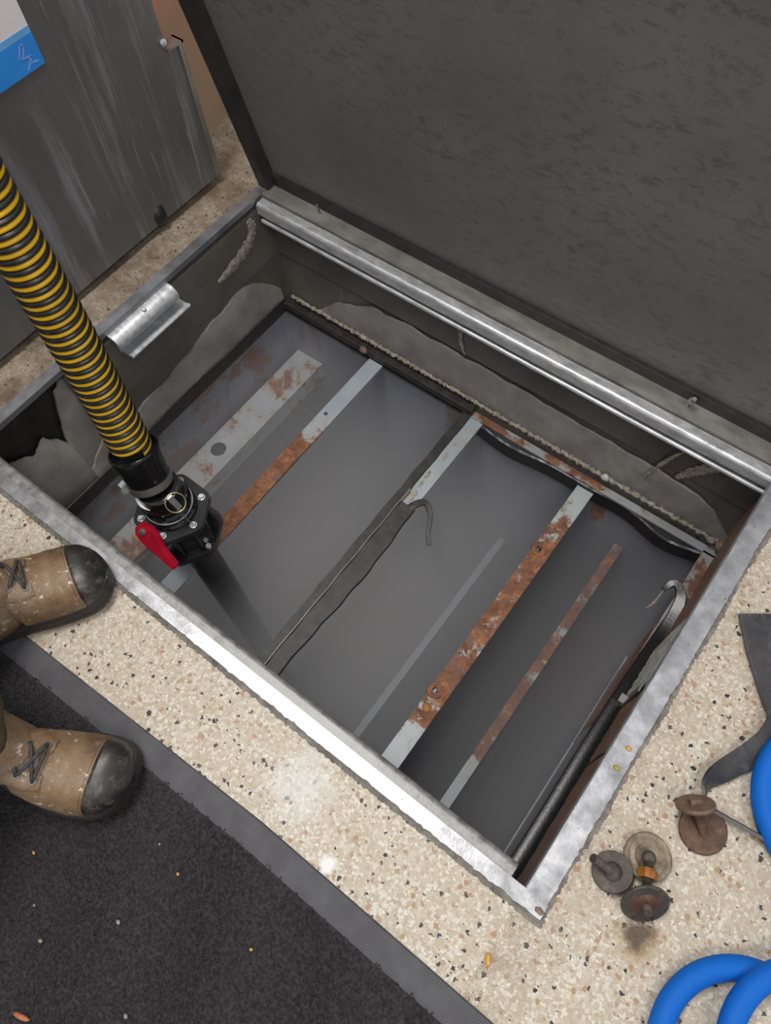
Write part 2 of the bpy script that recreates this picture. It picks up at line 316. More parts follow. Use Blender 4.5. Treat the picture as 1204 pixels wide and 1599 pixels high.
# ---------------------------------------------------------------- mesh helpers
def obj(name, bm, mat, parent=None, smooth=False, **tags):
    me = bpy.data.meshes.new(name)
    if isinstance(bm, tuple):
        me.from_pydata([tuple(map(float, v)) for v in bm[0]], [], [tuple(int(i) for i in f) for f in bm[1]]); me.validate()
    else:
        bm.to_mesh(me); bm.free()
    for mm in (mat if isinstance(mat, (list, tuple)) else [mat]): me.materials.append(mm)
    o = bpy.data.objects.new(name, me); C.objects.link(o)
    if smooth:
        me.polygons.foreach_set('use_smooth', [True] * len(me.polygons))
        if smooth != 'all':
            try: me.set_sharp_from_angle(angle=math.radians(40))
            except Exception: pass
    if parent: o.parent = parent
    for k, v in tags.items(): o[k] = v
    return o
def empty(name, loc=(0, 0, 0), rot=(0, 0, 0), **tags):
    o = bpy.data.objects.new(name, None); C.objects.link(o); o.location = loc; o.rotation_euler = rot; o.empty_display_size = 0.02
    for k, v in tags.items(): o[k] = v
    return o
def box(bm, x0, x1, y0, y1, z0, z1, bev=0.0):
    r = bmesh.ops.create_cube(bm, size=1)
    for v in r['verts']:
        v.co = Vector(((x0 + x1) / 2 + v.co.x * (x1 - x0), (y0 + y1) / 2 + v.co.y * (y1 - y0), (z0 + z1) / 2 + v.co.z * (z1 - z0)))
    if bev: bmesh.ops.bevel(bm, geom=list({e for v in r['verts'] for e in v.link_edges}), offset=bev, segments=2, affect='EDGES', profile=0.7)
    return bm
def B(*a, **k): return box(bmesh.new(), *a, **k)
def extrude_x(profile, x0, x1, n=1, jit=0.0):
    """closed (y,z) profile swept along x"""
    vs, fs = [], []; m = len(profile)
    for i in range(n + 1):
        x = x0 + (x1 - x0) * i / n
        for (y, z) in profile:
            vs.append((x, y + random.uniform(-jit, jit), z + random.uniform(-jit, jit)))
    for i in range(n):
        for j in range(m): a = i * m + j; b = i * m + (j + 1) % m; fs.append((a, b, b + m, a + m))
    fs.append(tuple(range(m))[::-1]); fs.append(tuple(range(n * m, n * m + m)))
    return vs, fs
def swap_xy(vf): return [(y, x, z) for x, y, z in vf[0]], [f[::-1] for f in vf[1]]
def catmull(pts, n=12):
    P = [Vector(p) for p in pts]; P = [P[0] * 2 - P[1]] + P + [P[-1] * 2 - P[-2]]; out = []
    for i in range(1, len(P) - 2):
        a, b, c, d = P[i - 1:i + 3]
        for k in range(n):
            t = k / n
            out.append(0.5 * ((2 * b) + (c - a) * t + (2 * a - 5 * b + 4 * c - d) * t * t + (3 * b - a - 3 * c + d) * t ** 3))
    out.append(P[-2]); return out
def frames(pts):
    T = [(pts[min(i + 1, len(pts) - 1)] - pts[max(i - 1, 0)]).normalized() for i in range(len(pts))]
    n = Vector((0, 0, 1)) if abs(T[0].z) < 0.9 else Vector((1, 0, 0)); F = []
    for t in T:
        n = (n - t * n.dot(t)).normalized(); F.append((t, n, t.cross(n)))
    return F
def tube(pts, r, seg=12, n=8, spline=True, rads=None):
    pts = catmull(pts, n) if spline else [Vector(p) for p in pts]; F = frames(pts); vs, fs = [], []
    for i, (p, (t, a, b)) in enumerate(zip(pts, F)):
        rr = r if rads is None else np.interp(i / (len(pts) - 1), np.linspace(0, 1, len(rads)), rads)
        for j in range(seg):
            q = 2 * PI * j / seg; vs.append(p + (a * math.cos(q) + b * math.sin(q)) * rr)
    for i in range(len(pts) - 1):
        for j in range(seg): A = i * seg + j; Bq = i * seg + (j + 1) % seg; fs.append((A, Bq, Bq + seg, A + seg))
    fs.append(tuple(range(seg))[::-1]); fs.append(tuple(range((len(pts) - 1) * seg, len(pts) * seg)))
    return vs, fs
def lathe(profile, seg=40, closed=True):
    """(r,z) profile around z"""
    vs, fs = [], []; m = len(profile)
    for j in range(seg):
        q = 2 * PI * j / seg
        for r, z in profile: vs.append((r * math.cos(q), r * math.sin(q), z))
    for j in range(seg):
        for i in range(m - 1): a = j * m + i; b = ((j + 1) % seg) * m + i; fs.append((a, b, b + 1, a + 1))
    if closed:
        fs.append(tuple(j * m for j in range(seg))[::-1]); fs.append(tuple(j * m + m - 1 for j in range(seg)))
    return vs, fs
def join(*parts):
    vs, fs = [], []
    for v, f in parts:
        o = len(vs); vs += [tuple(p) for p in v]; fs += [tuple(i + o for i in q) for q in f]
    return vs, fs
def tb(bm):
    v = [tuple(x.co) for x in bm.verts]; bm.verts.index_update(); f = [tuple(w.index for w in q.verts) for q in bm.faces]; bm.free(); return v, f
def xf(vf, loc=(0, 0, 0), d=None, rot=None):
    m = Matrix.Identity(3)
    if d is not None: m = Vector(d).normalized().to_track_quat('Z', 'Y').to_matrix()
    if rot is not None: m = m @ Euler(rot).to_matrix()
    return [tuple(m @ Vector(v) + Vector(loc)) for v in vf[0]], vf[1]
def poly_prism(pts, z0, z1):
    m = len(pts); vs = [(x, y, z0) for x, y in pts] + [(x, y, z1) for x, y in pts]
    fs = [tuple(range(m))[::-1], tuple(range(m, 2 * m))] + [(i, (i + 1) % m, (i + 1) % m + m, i + m) for i in range(m)]
    return vs, fs

# ================================================================ SETTING
X0, X1, Y0, Y1 = -0.95, 0.10, 0.07, 0.78        # hatch opening
def floor_mesh():
    bm = bmesh.new(); o = [(-3, -2.5), (2.5, -2.5), (2.5, 3), (-3, 3)]; h = [(X0 - .012, Y0 - .01), (X1 + .012, Y0 - .01), (X1 + .012, Y1 + .03), (X0 - .012, Y1 + .03)]
    for z in (0.0, -0.02):
        ov = [bm.verts.new((*p, z)) for p in o]; hv = [bm.verts.new((*p, z)) for p in h]
        for i in range(4):
            q = (ov[i], ov[(i + 1) % 4], hv[(i + 1) % 4], hv[i]); bm.faces.new(q if z == 0 else q[::-1])
    return bm
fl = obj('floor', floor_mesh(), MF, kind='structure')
wl = [(-1.118, 0.772), (-1.50, 1.80)]
d = (Vector(wl[1]) - Vector(wl[0])).normalized(); nn = Vector((d.y, -d.x)) * -0.08
def wallprism(z0, z1): return poly_prism([wl[0], wl[1], (wl[1][0] + nn.x, wl[1][1] + nn.y), (wl[0][0] + nn.x, wl[0][1] + nn.y)], z0, z1)
obj('wall_left', wallprism(0, 0.78), M_WALL, kind='structure')
obj('wall_left_upper', wallprism(0.78, 2.4), M_CREAM, kind='structure')
# pit walls, in concrete coated dark, with a crease where the extension collar meets the concrete below
T = 0.06
prof = [(0.794, -0.02), (0.790, -0.150), (0.797, -0.156), (0.782, -0.32), (0.86, -0.32), (0.86, -0.02)]
obj('wall_pit_far', extrude_x(prof, X0 - 0.05, X1 + 0.1, 1), M_PIT, kind='structure')
prof = [(-0.950, -0.02), (-0.948, -0.150), (-0.953, -0.156), (-0.949, -0.32), (-1.03, -0.32), (-1.03, -0.02)]
obj('wall_pit_left', swap_xy(extrude_x(prof, 0.26, 0.86, 1)), M_PIT, kind='structure')
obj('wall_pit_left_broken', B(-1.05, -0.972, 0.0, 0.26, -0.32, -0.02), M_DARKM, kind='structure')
obj('wall_pit_near', B(X0 - 0.05, X1 + 0.05, 0.0, 0.058, -0.32, -0.02), M_PIT, kind='structure')
obj('wall_pit_right', B(0.124, 0.19, 0.0, 0.86, -0.32, -0.02), M_PIT, kind='structure')

# ================================================================ HATCH FRAME
fr = empty('hatch_surround', (0, 0, 0), label='metal rim frame set in the speckled floor around the open pit', category='rim')
def ragged(x0, x1, y_in, y_out, z0, z1, n, amp):
    """flat strip whose outer edge is chipped"""
    vs, fs = [], []
    for i in range(n + 1):
        x = x0 + (x1 - x0) * i / n; e = y_out + random.choice((0, 0, 1)) * random.uniform(-amp, amp)
        vs += [(x, y_in, z0), (x, y_in, z1), (x, e, z1), (x, e, z0)]
    for i in range(n):
        for j in range(4): a = i * 4 + j; b = i * 4 + (j + 1) % 4; fs.append((a, b, b + 4, a + 4))
    fs += [(3, 2, 1, 0), (4 * n, 4 * n + 1, 4 * n + 2, 4 * n + 3)]
    return vs, fs
obj('rim_bar', ragged(X0 - .03, X1 + .03, 0.071, 0.052, -0.006, 0.004, 220, 0.0016), M_RIM, fr, label='bright near rim bar')
obj('rim_bar', swap_xy(ragged(0.0705, 0.86, 0.100, 0.1285, -0.006, 0.0035, 150, 0.0016)), M_RIM, fr, label='right rim bar')
obj('rim_bar', swap_xy(ragged(0.0705, 0.79, X0, X0 - .021, -0.008, 0.004, 100, 0.0008)), M_RIMD, fr, label='dull left rim bar')
obj('rim_bar', ragged(X0 - .02, X1 + .03, 0.7815, 0.822, -0.006, 0.003, 100, 0.0006), M_FARB, fr, label='far rim bar')
obj('edging_lip', join(tb(B(X0 - .035, 0.128, 0.046, 0.053, -0.01, 0.0005)), tb(B(0.128, 0.1315, 0.046, 0.75, -0.01, 0.0008))), M_CAULK, fr)
# caulk and chipped filler outside the rim
def ribbon_xy(cen, w, z0, z1, jit):
    vs, fs = [], []; n = len(cen)
    for i, (x, y) in enumerate(cen):
        a = Vector(cen[max(i - 1, 0)]); b = Vector(cen[min(i + 1, n - 1)]); t = (b - a).normalized(); nr = Vector((-t.y, t.x))
        ww = w * (0.6 + 0.8 * random.random()); dd = random.uniform(-jit, jit)
        p = Vector((x, y)) + nr * (ww / 2 + dd); q = Vector((x, y)) - nr * (ww / 2 - dd)
        vs += [(p.x, p.y, z0), (p.x, p.y, z1 * random.uniform(.6, 1.2)), (q.x, q.y, z1 * random.uniform(.6, 1.2)), (q.x, q.y, z0)]
    for i in range(n - 1):
        for j in range(4): a = i * 4 + j; b = i * 4 + (j + 1) % 4; fs.append((a, b, b + 4, a + 4))
    fs += [(3, 2, 1, 0), (4 * n - 4, 4 * n - 3, 4 * n - 2, 4 * n - 1)]
    return vs, fs
ck = [(x, 0.047) for x in np.linspace(-0.98, 0.132, 420)]
obj('caulk_bead', ribbon_xy(ck, 0.0045, -0.004, 0.0022, 0.0012), M_CAULK, fr)
ck = [(0.1320 + 0.0015 * math.sin(y * 40), y) for y in np.linspace(0.045, 0.70, 220)]
obj('caulk_bead', ribbon_xy(ck, 0.0042, -0.004, 0.0020, 0.0016), M_CAULK, fr)
# galvanised rolled lip, near side
def bullnose(y0, y1, z, r, hook=None):
    p = []
    for i in range(9):
        a = PI / 2 - PI / 2 * i / 8; p.append((y1 - r + r * math.cos(a), z - r + r * math.sin(a)))
    return [(y0, z)] + p + [(y1, z - 3 * r), (y1 - 0.003, z - 3 * r), (y0, z - 0.006)]
obj('rolled_lip', extrude_x(bullnose(0.0705, 0.0895, -0.0025, 0.008), X0, 0.079, 60, 0.0002), M_GALVD, fr, smooth=True, label='galvanised rolled lip along the near rim')
# far side support channel: bullnose, dark gap, lower round lip
def mirror_y(p, c): return [(2 * c - y, z) for y, z in p][::-1]
obj('support_channel', extrude_x(mirror_y(bullnose(0.7815, 0.8030, -0.003, 0.008), 0.780), X0 + .004, X1 + .03, 60, 0.0002), M_GALVB, fr, smooth=True, label='galvanised support channel under the far rim')
lp = [(0.7585 + 0.0045 * math.cos(a), -0.040 + 0.0045 * math.sin(a)) for a in np.linspace(0, 2 * PI, 14, endpoint=False)]
obj('channel_lip', join(extrude_x(lp, X0 + .012, X1 + .03, 60, 0.0003), tb(B(X0 + .012, X1 + .03, 0.7585, 0.792, -0.0435, -0.0405))), M_GALVB, fr, smooth=True, label='bright lower lip of the far channel')
obj('rolled_lip', swap_xy(extrude_x([(0.0995, -0.002), (0.1025, -0.002), (0.1025, -0.03), (0.0995, -0.03)], 0.0705, 0.78)), M_GALV, fr)
# short clip of the same channel on the left wall
cl = empty('support_bracket', (-0.945, 0.44, -0.02), label='short galvanised channel bracket fixed to the left pit wall', category='bracket')
def yprof(p, y0, y1): return swap_xy(extrude_x(p, y0, y1, 6, 0.0002))
p = [(-0.006, 0.012), (0.006, 0.012), (0.016, 0.006), (0.020, -0.004), (0.018, -0.012), (0.014, -0.012), (0.012, -0.004), (0.004, 0.004), (-0.006, 0.004)]
obj('upper_flange', yprof(p, -0.075, 0.075), M_GALVB, cl, smooth=True)
p = [(-0.006, -0.034), (0.022, -0.034), (0.026, -0.028), (0.030, -0.032), (0.026, -0.040), (-0.006, -0.039)]
obj('lower_flange', yprof(p, -0.066, 0.084), M_GALVB, cl, smooth=True)
obj('web', yprof([(-0.006, 0.008), (-0.001, 0.008), (-0.001, -0.037), (-0.006, -0.037)], -0.07, 0.078), M_GALV, cl)
obj('rivet', xf(lathe([(0.0045, 0), (0.0045, 0.002), (0.003, 0.004)], 12), (0.006, 0.005, 0.011), (0.3, 0, 1)), M_ZINC, cl, smooth=True)

# ================================================================ LID
TILT = math.atan2(0.075, 0.40)
lid = empty('access_hatch', (-0.42, 0.816, 0.004), (TILT, 0, 0), label='dark metal hatch lid standing open along the far rim of the pit', category='hatch')
LX0, LX1, LH = -0.967 + 0.42, 0.128 + 0.42, 0.72
obj('lid_plate', B(LX0, LX1, 0.004, 0.010, 0.0, LH), M_LID, lid)
def lidrail(x0, x1, z0, z1, y0=-0.006): return tb(B(x0, x1, y0, 0.0042, z0, z1, bev=0.001))
obj('edge_flange', join(lidrail(LX0, LX0 + 0.024, 0, LH, -0.022)), M_LIDF, lid, label='dark left edge flange of the lid')
obj('edge_flange', join(lidrail(LX1 - 0.024, LX1, 0, LH, -0.022)), M_LIDF, lid, label='dark right edge flange of the lid')
obj('edge_flange', join(lidrail(LX0, LX1, 0.0, 0.028, -0.004)), M_BLKM, lid, label='dark bottom edge flange of the lid')
obj('edge_flange', join(lidrail(LX0, LX1, LH - 0.024, LH, -0.022)), M_LIDF, lid, label='dark top edge flange of the lid')
obj('corner_tab', xf(lathe([(0.006, 0), (0.006, 0.012)], 10), (LX0 - 0.002, -0.015, 0.40), (-1, 0, 0)), M_BLK, lid, smooth=True)
def stud(L, r=0.0035):
    pr = [(r, 0)]; z = 0
    while z < L: pr += [(r, z), (r * 0.8, z + 0.0009), (r, z + 0.0018)]; z += 0.0018
    return lathe(pr, 12)
obj('hinge_stud', join(xf(stud(0.045), (-0.061 + .42, -0.014, -0.004), (0.05, -0.12, 1)), xf(lathe([(0.0065, 0), (0.0065, 0.005)], 6), (-0.061 + .42, -0.0145, 0.000), (0.05, -0.12, 1)), xf(lathe([(0.006, 0), (0.006, 0.005)], 6), (-0.061 + .42, -0.018, 0.026), (0.05, -0.12, 1))), M_STEEL, lid, smooth=True, label='small threaded stud at the right of the lid foot')
obj('hinge_stud', join(xf(stud(0.032, 0.0020), (-0.822 + .42, -0.012, -0.004), (0.1, -0.1, 1))), M_STEEL, lid, smooth=True, label='thin stud near the left of the lid foot')

# ================================================================ CEMENT / SEALANT PATCHES ON THE PIT WALLS
def wall_patch(bot, top, axis, off, thick, n=60, amp=0.006):
    """patch on a wall: bottom/top are lists (s, z); axis 'x' = lies along x at y=off (faces -y), 'y' = lies along y at x=off (faces +x)"""
    s0 = max(bot[0][0], top[0][0]); s1 = min(bot[-1][0], top[-1][0]); vs, fs = [], []; K = 6
    for i in range(n + 1):
        s = s0 + (s1 - s0) * i / n
        b = np.interp(s, [q[0] for q in bot], [q[1] for q in bot]); t = np.interp(s, [q[0] for q in top], [q[1] for q in top]) + random.uniform(-amp, amp) * .4 + amp * math.sin(s * 70) * .4
        for j in range(K + 1):
            z = b + (t - b) * j / K; h = thick * (math.sin(PI * min(1, max(0, j / K)) ** 0.6) * 0.7 + 0.3) + random.uniform(-.0008, .0008) if 0 < j < K else 0
            sw = off + (0.782 - 0.797) * 0
            vs.append((s, off - h - 0.001, z) if axis == 'x' else (off + h + 0.001, s, z))
    for i in range(n):
        for j in range(K): a = i * (K + 1) + j; q = (a, a + 1, a + K + 2, a + K + 1); fs.append(q if axis == 'x' else q[::-1])
    # back side
    m = len(vs); bk = [((v[0], off + 0.004, v[2]) if axis == 'x' else (off - 0.004, v[1], v[2])) for v in vs]
    per = [i * (K + 1) for i in range(n + 1)] + [n * (K + 1) + j for j in range(1, K + 1)] + [i * (K + 1) + K for i in range(n - 1, -1, -1)] + [j for j in range(K - 1, 0, -1)]
    vs += bk; fs += [(per[i], per[i - 1], per[i - 1] + m, per[i] + m) for i in range(len(per))]
    return vs, fs
obj('cement_patch', wall_patch([(-0.86, -0.275), (0.11, -0.275)], [(-0.86, -0.27), (-0.80, -0.215), (-0.70, -0.165), (-0.60, -0.158), (-0.43, -0.160), (-0.27, -0.165), (-0.14, -0.17), (0.0, -0.175), (0.06, -0.195), (0.11, -0.25)], 'x', 0.787, 0.004), M_CEM,
    smooth=True, label='long grey sealant patch smeared along the far pit wall', category='sealant patch')
obj('cement_patch', wall_patch([(0.20, -0.29), (0.77, -0.29)], [(0.20, -0.25), (0.26, -0.19), (0.34, -0.21), (0.44, -0.205), (0.58, -0.17), (0.66, -0.160), (0.70, -0.165), (0.77, -0.24)], 'y', -0.949, 0.004), M_CEM,
    smooth=True, label='grey sealant patch on the left pit wall behind the striped hose', category='sealant patch')
obj('cement_patch', wall_patch([(0.06, -0.30), (0.20, -0.30)], [(0.06, -0.13), (0.10, -0.10), (0.14, -0.12), (0.17, -0.10), (0.20, -0.16)], 'y', -0.962, 0.016, 24, 0.012), M_CEM,
    smooth=True, label='lumpy grey sealant heap in the dark left corner beside the hose', category='sealant patch')
obj('cement_patch', wall_patch([(0.20, -0.30), (0.285, -0.30)], [(0.20, -0.15), (0.235, -0.04), (0.255, -0.022), (0.285, -0.022)], 'y', -0.965, 0.010, 20, 0.012), M_CEM,
    smooth=True, label='grey torn edge of sealant right behind the striped hose', category='sealant patch')
def smear(pts, w, y, name_label, thick=0.0015):
    vs, fs = [], []
    cen = [(a, b) for a, b in pts]
    P = catmull([(a, 0, b) for a, b in cen], 8)
    return P
def smear_obj(pts, w, axis, off, lab):
    P = catmull([(a, 0, b) for a, b in pts], 10); vs, fs = [], []
    for i, p in enumerate(P):
        f = i / (len(P) - 1); ww = w * (0.4 + 0.6 * math.sin(PI * f)) * random.uniform(.6, 1.25)
        t = (P[min(i + 1, len(P) - 1)] - P[max(i - 1, 0)]).normalized(); nr = Vector((-t.z, 0, t.x))
        a = p + nr * ww / 2; b = p - nr * ww / 2
        for q, h in ((a, 0), (a * .6 + b * .4, .0016), (a * .4 + b * .6, .0016), (b, 0)):
            vs.append((q.x, off - h, q.z) if axis == 'x' else (off + h, q.x, q.z))
    for i in range(len(P) - 1):
        for j in range(3): k = i * 4 + j; q = (k, k + 1, k + 5, k + 4); fs.append(q if axis == 'x' else q[::-1])
    return obj('mortar_smear', (vs, fs), M_MORT, label=lab, category='mortar smear')
smear_obj([(0.73, -0.02), (0.735, -0.05), (0.71, -0.075), (0.66, -0.09), (0.62, -0.095)], 0.030, 'y', -0.9475, 'curved cream mortar smear high on the left pit wall by the far corner')
smear_obj([(-0.478, -0.055), (-0.485, -0.09), (-0.483, -0.12), (-0.472, -0.15)], 0.013, 'x', 0.7885, 'short cream mortar drip on the middle of the far pit wall')
smear_obj([(0.035, -0.055), (0.02, -0.09), (-0.005, -0.13), (-0.02, -0.165)], 0.024, 'x', 0.7885, 'broad cream mortar drip on the far pit wall nearest the right corner')
smear_obj([(-0.03, -0.075), (-0.045, -0.11), (-0.06, -0.165), (-0.07, -0.20)], 0.008, 'x', 0.7800, 'thin cream mortar drip left of the broad one near the right corner')
# mortar bead along the top of the tank flange
def lumpy(p0, p1, n, r, mat, name, lab, cat, par=None):
    P = [Vector(p0).lerp(Vector(p1), i / n) + Vector((random.uniform(-1, 1), random.uniform(-1, 1), random.uniform(-1, 1))) * r * .35 for i in range(n + 1)]
    v = tube(P, r, 7, 1, False, rads=[r * random.uniform(.5, 1.3) for _ in range(n + 1)])
    tg = dict(label=lab, category=cat) if cat else {}
    return obj(name, v, mat, par, smooth=True, **tg)
lumpy((-0.925, 0.780, -0.262), (0.10, 0.780, -0.268), 260, 0.0045, M_MORT, 'mortar_bead', 'lumpy cream mortar bead between the far pit wall and the tank edge', 'mortar bead')
lumpy((-0.946, 0.22, -0.284), (-0.946, 0.60, -0.280), 90, 0.003, M_MORT, 'mortar_bead', 'thin cream mortar bead between the left pit wall and the tank edge', 'mortar bead')

# ================================================================ TANK
TX0, TX1, TY0, TY1, TZ, TB = -0.945, 0.090, 0.082, 0.768, -0.300, -1.38
tank = empty('grease_tank', (0, 0, 0), label='deep blue-grey steel tank sunk below the hatch opening', category='tank')
t = 0.006
obj('tank_wall', B(TX0 - t, TX1 + t, TY1, TY1 + t, TB, TZ), M_TANK, tank, label='far wall of the tank')
obj('tank_wall', B(TX0 - t, TX1 + t, TY0 - t, TY0, TB, TZ), M_TANK, tank, label='near wall of the tank')
obj('tank_wall', B(TX0 - t, TX0, TY0, TY1, TB, TZ), M_TANK, tank, label='left wall of the tank')
obj('tank_wall', B(TX1, TX1 + t, TY0, TY1, TB, TZ), M_TANK, tank, label='right wall of the tank')
obj('tank_floor', B(TX0 - t, TX1 + t, TY0 - t, TY1 + t, TB - t, TB), M_TFLOOR, tank)
fl_ = [tb(B(TX0 - 0.006, TX1 + .03, TY1 - 0.004, TY1 + 0.012, TZ, TZ + 0.004))]
fl_ += [tb(B(TX1 - 0.001, TX1 + .032, TY0, TY1, TZ, TZ + 0.004))]
obj('top_flange', join(*fl_), M_BW, tank, label='rusty blue-grey top flange of the tank')
def beam(x0, x1, z, mat, leg=0.03, legside=-1, name='baffle_beam', y0=TY0 + .001, y1=TY1 - .001, th=0.005, holes=(), plate=None, lab=None):
    bm = bmesh.new()
    if holes:
        bm.free(); ob = None
        # top plate with real round holes: grid triangulated around circles
        me = []
        outer = [(x0, y0), (x1, y0), (x1, y1), (x0, y1)]
        bm = bmesh.new()
        edges = []
        def loop(pts):
            v = [bm.verts.new((*p, z)) for p in pts]; return [bm.edges.new((v[i], v[(i + 1) % len(v)])) for i in range(len(v))]
        edges += loop(outer)
        for (hx, hy, hr) in holes: edges += loop([(hx + hr * math.cos(a), hy + hr * math.sin(a)) for a in np.linspace(0, 2 * PI, 24, endpoint=False)])
        bmesh.ops.triangle_fill(bm, use_beauty=True, use_dissolve=False, edges=edges)
        g = bmesh.ops.extrude_face_region(bm, geom=bm.faces[:])
        for v in g['geom']:
            if isinstance(v, bmesh.types.BMVert): v.co.z -= th
        bmesh.ops.recalc_face_normals(bm, faces=bm.faces[:])
    else:
        box(bm, x0, x1, y0, y1, z - th, z)
    if leg:
        if legside < 0: box(bm, x0, x0 + th, y0, y1, z - leg, z - th)
        else: box(bm, x1 - th, x1, y0, y1, z - leg, z - th)
    kw = dict(label=lab) if lab else {}
    o = obj(name, bm, mat, tank, **kw)
    return o
wb = beam(-0.932, -0.856, -0.44, M_BW, 0.05, 1, 'baffle_beam', holes=[(-0.898, 0.441, 0.0185)], lab='wide blue-grey beam with a round hole')
b1 = beam(-0.697, -0.661, -0.300, M_B1, 0.04, -1, holes=[(-0.684, 0.596, 0.0045)], lab='narrow beam rusted orange in the middle, left of the divider')
b3 = beam(-0.172, -0.137, -0.313, M_B3, 0.04, -1, holes=[(-0.163, 0.261, 0.005), (-0.160, 0.598, 0.005), (-0.163, 0.341, 0.004)], lab='heavily rusted beam with bolt holes, right of the divider')
b4 = beam(-0.056, -0.036, -0.454, M_B4, 0.0, lab='thin rusty beam nearest the right wall')
for hx, hy in ((-0.163, 0.261), (-0.160, 0.598)):
    obj('rust_ring', xf(lathe([(0.0055, -.001), (0.0055, 0.0022), (0.0140, 0.0022), (0.0158, -.001)], 28, False), (hx, hy, -0.3128)), M_RUSTD, b3, smooth=True)
obj('rust_boss', xf(lathe([(0.0001, 0.0022), (0.004, 0.0022), (0.0075, 0.001), (0.0085, -.001)], 20, False), (-0.158, 0.228, -0.3128)), M_WORG, b3, smooth=True, label='bright orange rust spot')
obj('baffle_plate', B(-0.166, -0.161, TY0 + .001, TY1 - .002, TB + .001, -0.3185), M_TANK, tank, label='baffle plate hanging under the heavily rusted beam')
obj('baffle_plate', B(-0.049, -0.044, TY0 + .001, TY1 - .002, TB + .001, -0.4595), M_TANK, tank, label='baffle plate under the thin rusty beam')
obj('baffle_plate', B(-0.312, -0.295, TY0 + .001, TY1 - .002, -0.755, -0.748), M_BM, tank, label='slim folded top edge of the low baffle')
obj('baffle_plate', B(-0.306, -0.301, TY0 + .001, TY1 - .002, TB + .001, -0.755), M_TANK, tank, label='low baffle plate standing on the tank floor')
obj('foot_strip', B(-0.1605, -0.146, TY0 + .001, TY1 - .10, -1.080, -1.075), M_STRIP, tank)
obj('foot_strip', B(-0.0435, -0.028, TY0 + .001, TY1 - .12, -1.080, -1.075), M_STRIP, tank)
obj('divider_flange', B(-0.431, -0.401, TY0 + .001, TY1 - .001, -0.306, -0.300), M_BD, tank, label='blue-grey flange on top of the tank divider')
obj('divider_plate', B(-0.430, -0.425, TY0 + .001, TY1 - .002, -0.345, -0.306), M_TANK, tank)
# gaskets glued on the tank (dark strips)
def strip_y(xa, xb, y0, y1, z, n=40, wob=0.0015, th=0.005, sag=None):
    pr = [(xa, z), (xa + .001, z + th), (xb - .001, z + th), (xb, z)]
    vs, fs = extrude_x([(0, 0)] * 4, 0, 1, n)
    vs = []
    for i in range(n + 1):
        y = y0 + (y1 - y0) * i / n; dx = wob * math.sin(i * .9 + xa * 50) + random.uniform(-wob, wob) * .3; s = sag(y) if sag else (0, 0)
        vs += [(p[0] + dx + (s[0] if q_ > 1 else 0), y, p[1] + s[1]) for q_, p in enumerate(pr)]
    return vs, [f[::-1] for f in fs]
def bell(c, w, a): return lambda y: a * math.exp(-((y - c) / w) ** 2)
obj('gasket_strip', strip_y(-0.4505, -0.4305, TY0 - .02, TY1, -0.302, 50, 0.001, 0.007), M_GASK, tank, smooth=True, label='left dark rubber strip on the divider')
bb = bell(0.36, 0.15, 0.010)
obj('gasket_strip', strip_y(-0.4290, -0.400, TY0 - .02, 0.52, -0.2995, 40, 0.0012, 0.007, lambda y: (bb(y), 0)), M_GASK, tank, smooth=True, label='right dark rubber strip lying on the divider')
obj('gasket_edge', strip_y(-0.4310, -0.4280, TY0 - .02, 0.55, -0.297, 40, 0.0006, 0.010), M_FARB, tank, label='thin pale bead between the divider strips')
# left and far dark edge seals: upright faces of the tank neck
obj('edge_seal', B(TX0 - 0.008, TX0 + 0.004, TY0 - .03, TY1 + .004, -0.308, -0.270, bev=.002), M_GASK, tank, label='dark seal along the left tank edge')
obj('edge_seal', B(TX0, -0.43, TY1 - 0.004, TY1 + .012, -0.308, -0.278, bev=.002), M_GASK, tank, label='dark seal along the far tank edge, left half')
def wavy_seal(x0, x1, n=90):
    vs, fs = extrude_x([(0, 0)] * 4, 0, 1, n); vs = []
    for i in range(n + 1):
        x = x0 + (x1 - x0) * i / n
        s = 0.016 * math.exp(-((x + 0.315) / 0.085) ** 2) + 0.020 * math.exp(-((x - 0.015) / 0.06) ** 2) + 0.003 * math.sin(x * 30)
        y = TY1 - 0.004 - s * 0.45; z = -0.302 - s * 0.55
        for dy, dz_ in ((0.004, 0.002), (0, 0), (-0.004, -0.032), (0.003, -0.034)): vs.append((x, y + dy, z + dz_ + random.uniform(-.0006, .0006)))
    return vs, fs
obj('edge_seal', wavy_seal(-0.43, 0.095), M_RUBB, tank, smooth=True, label='sagging black rubber seal along the far tank edge, right half')
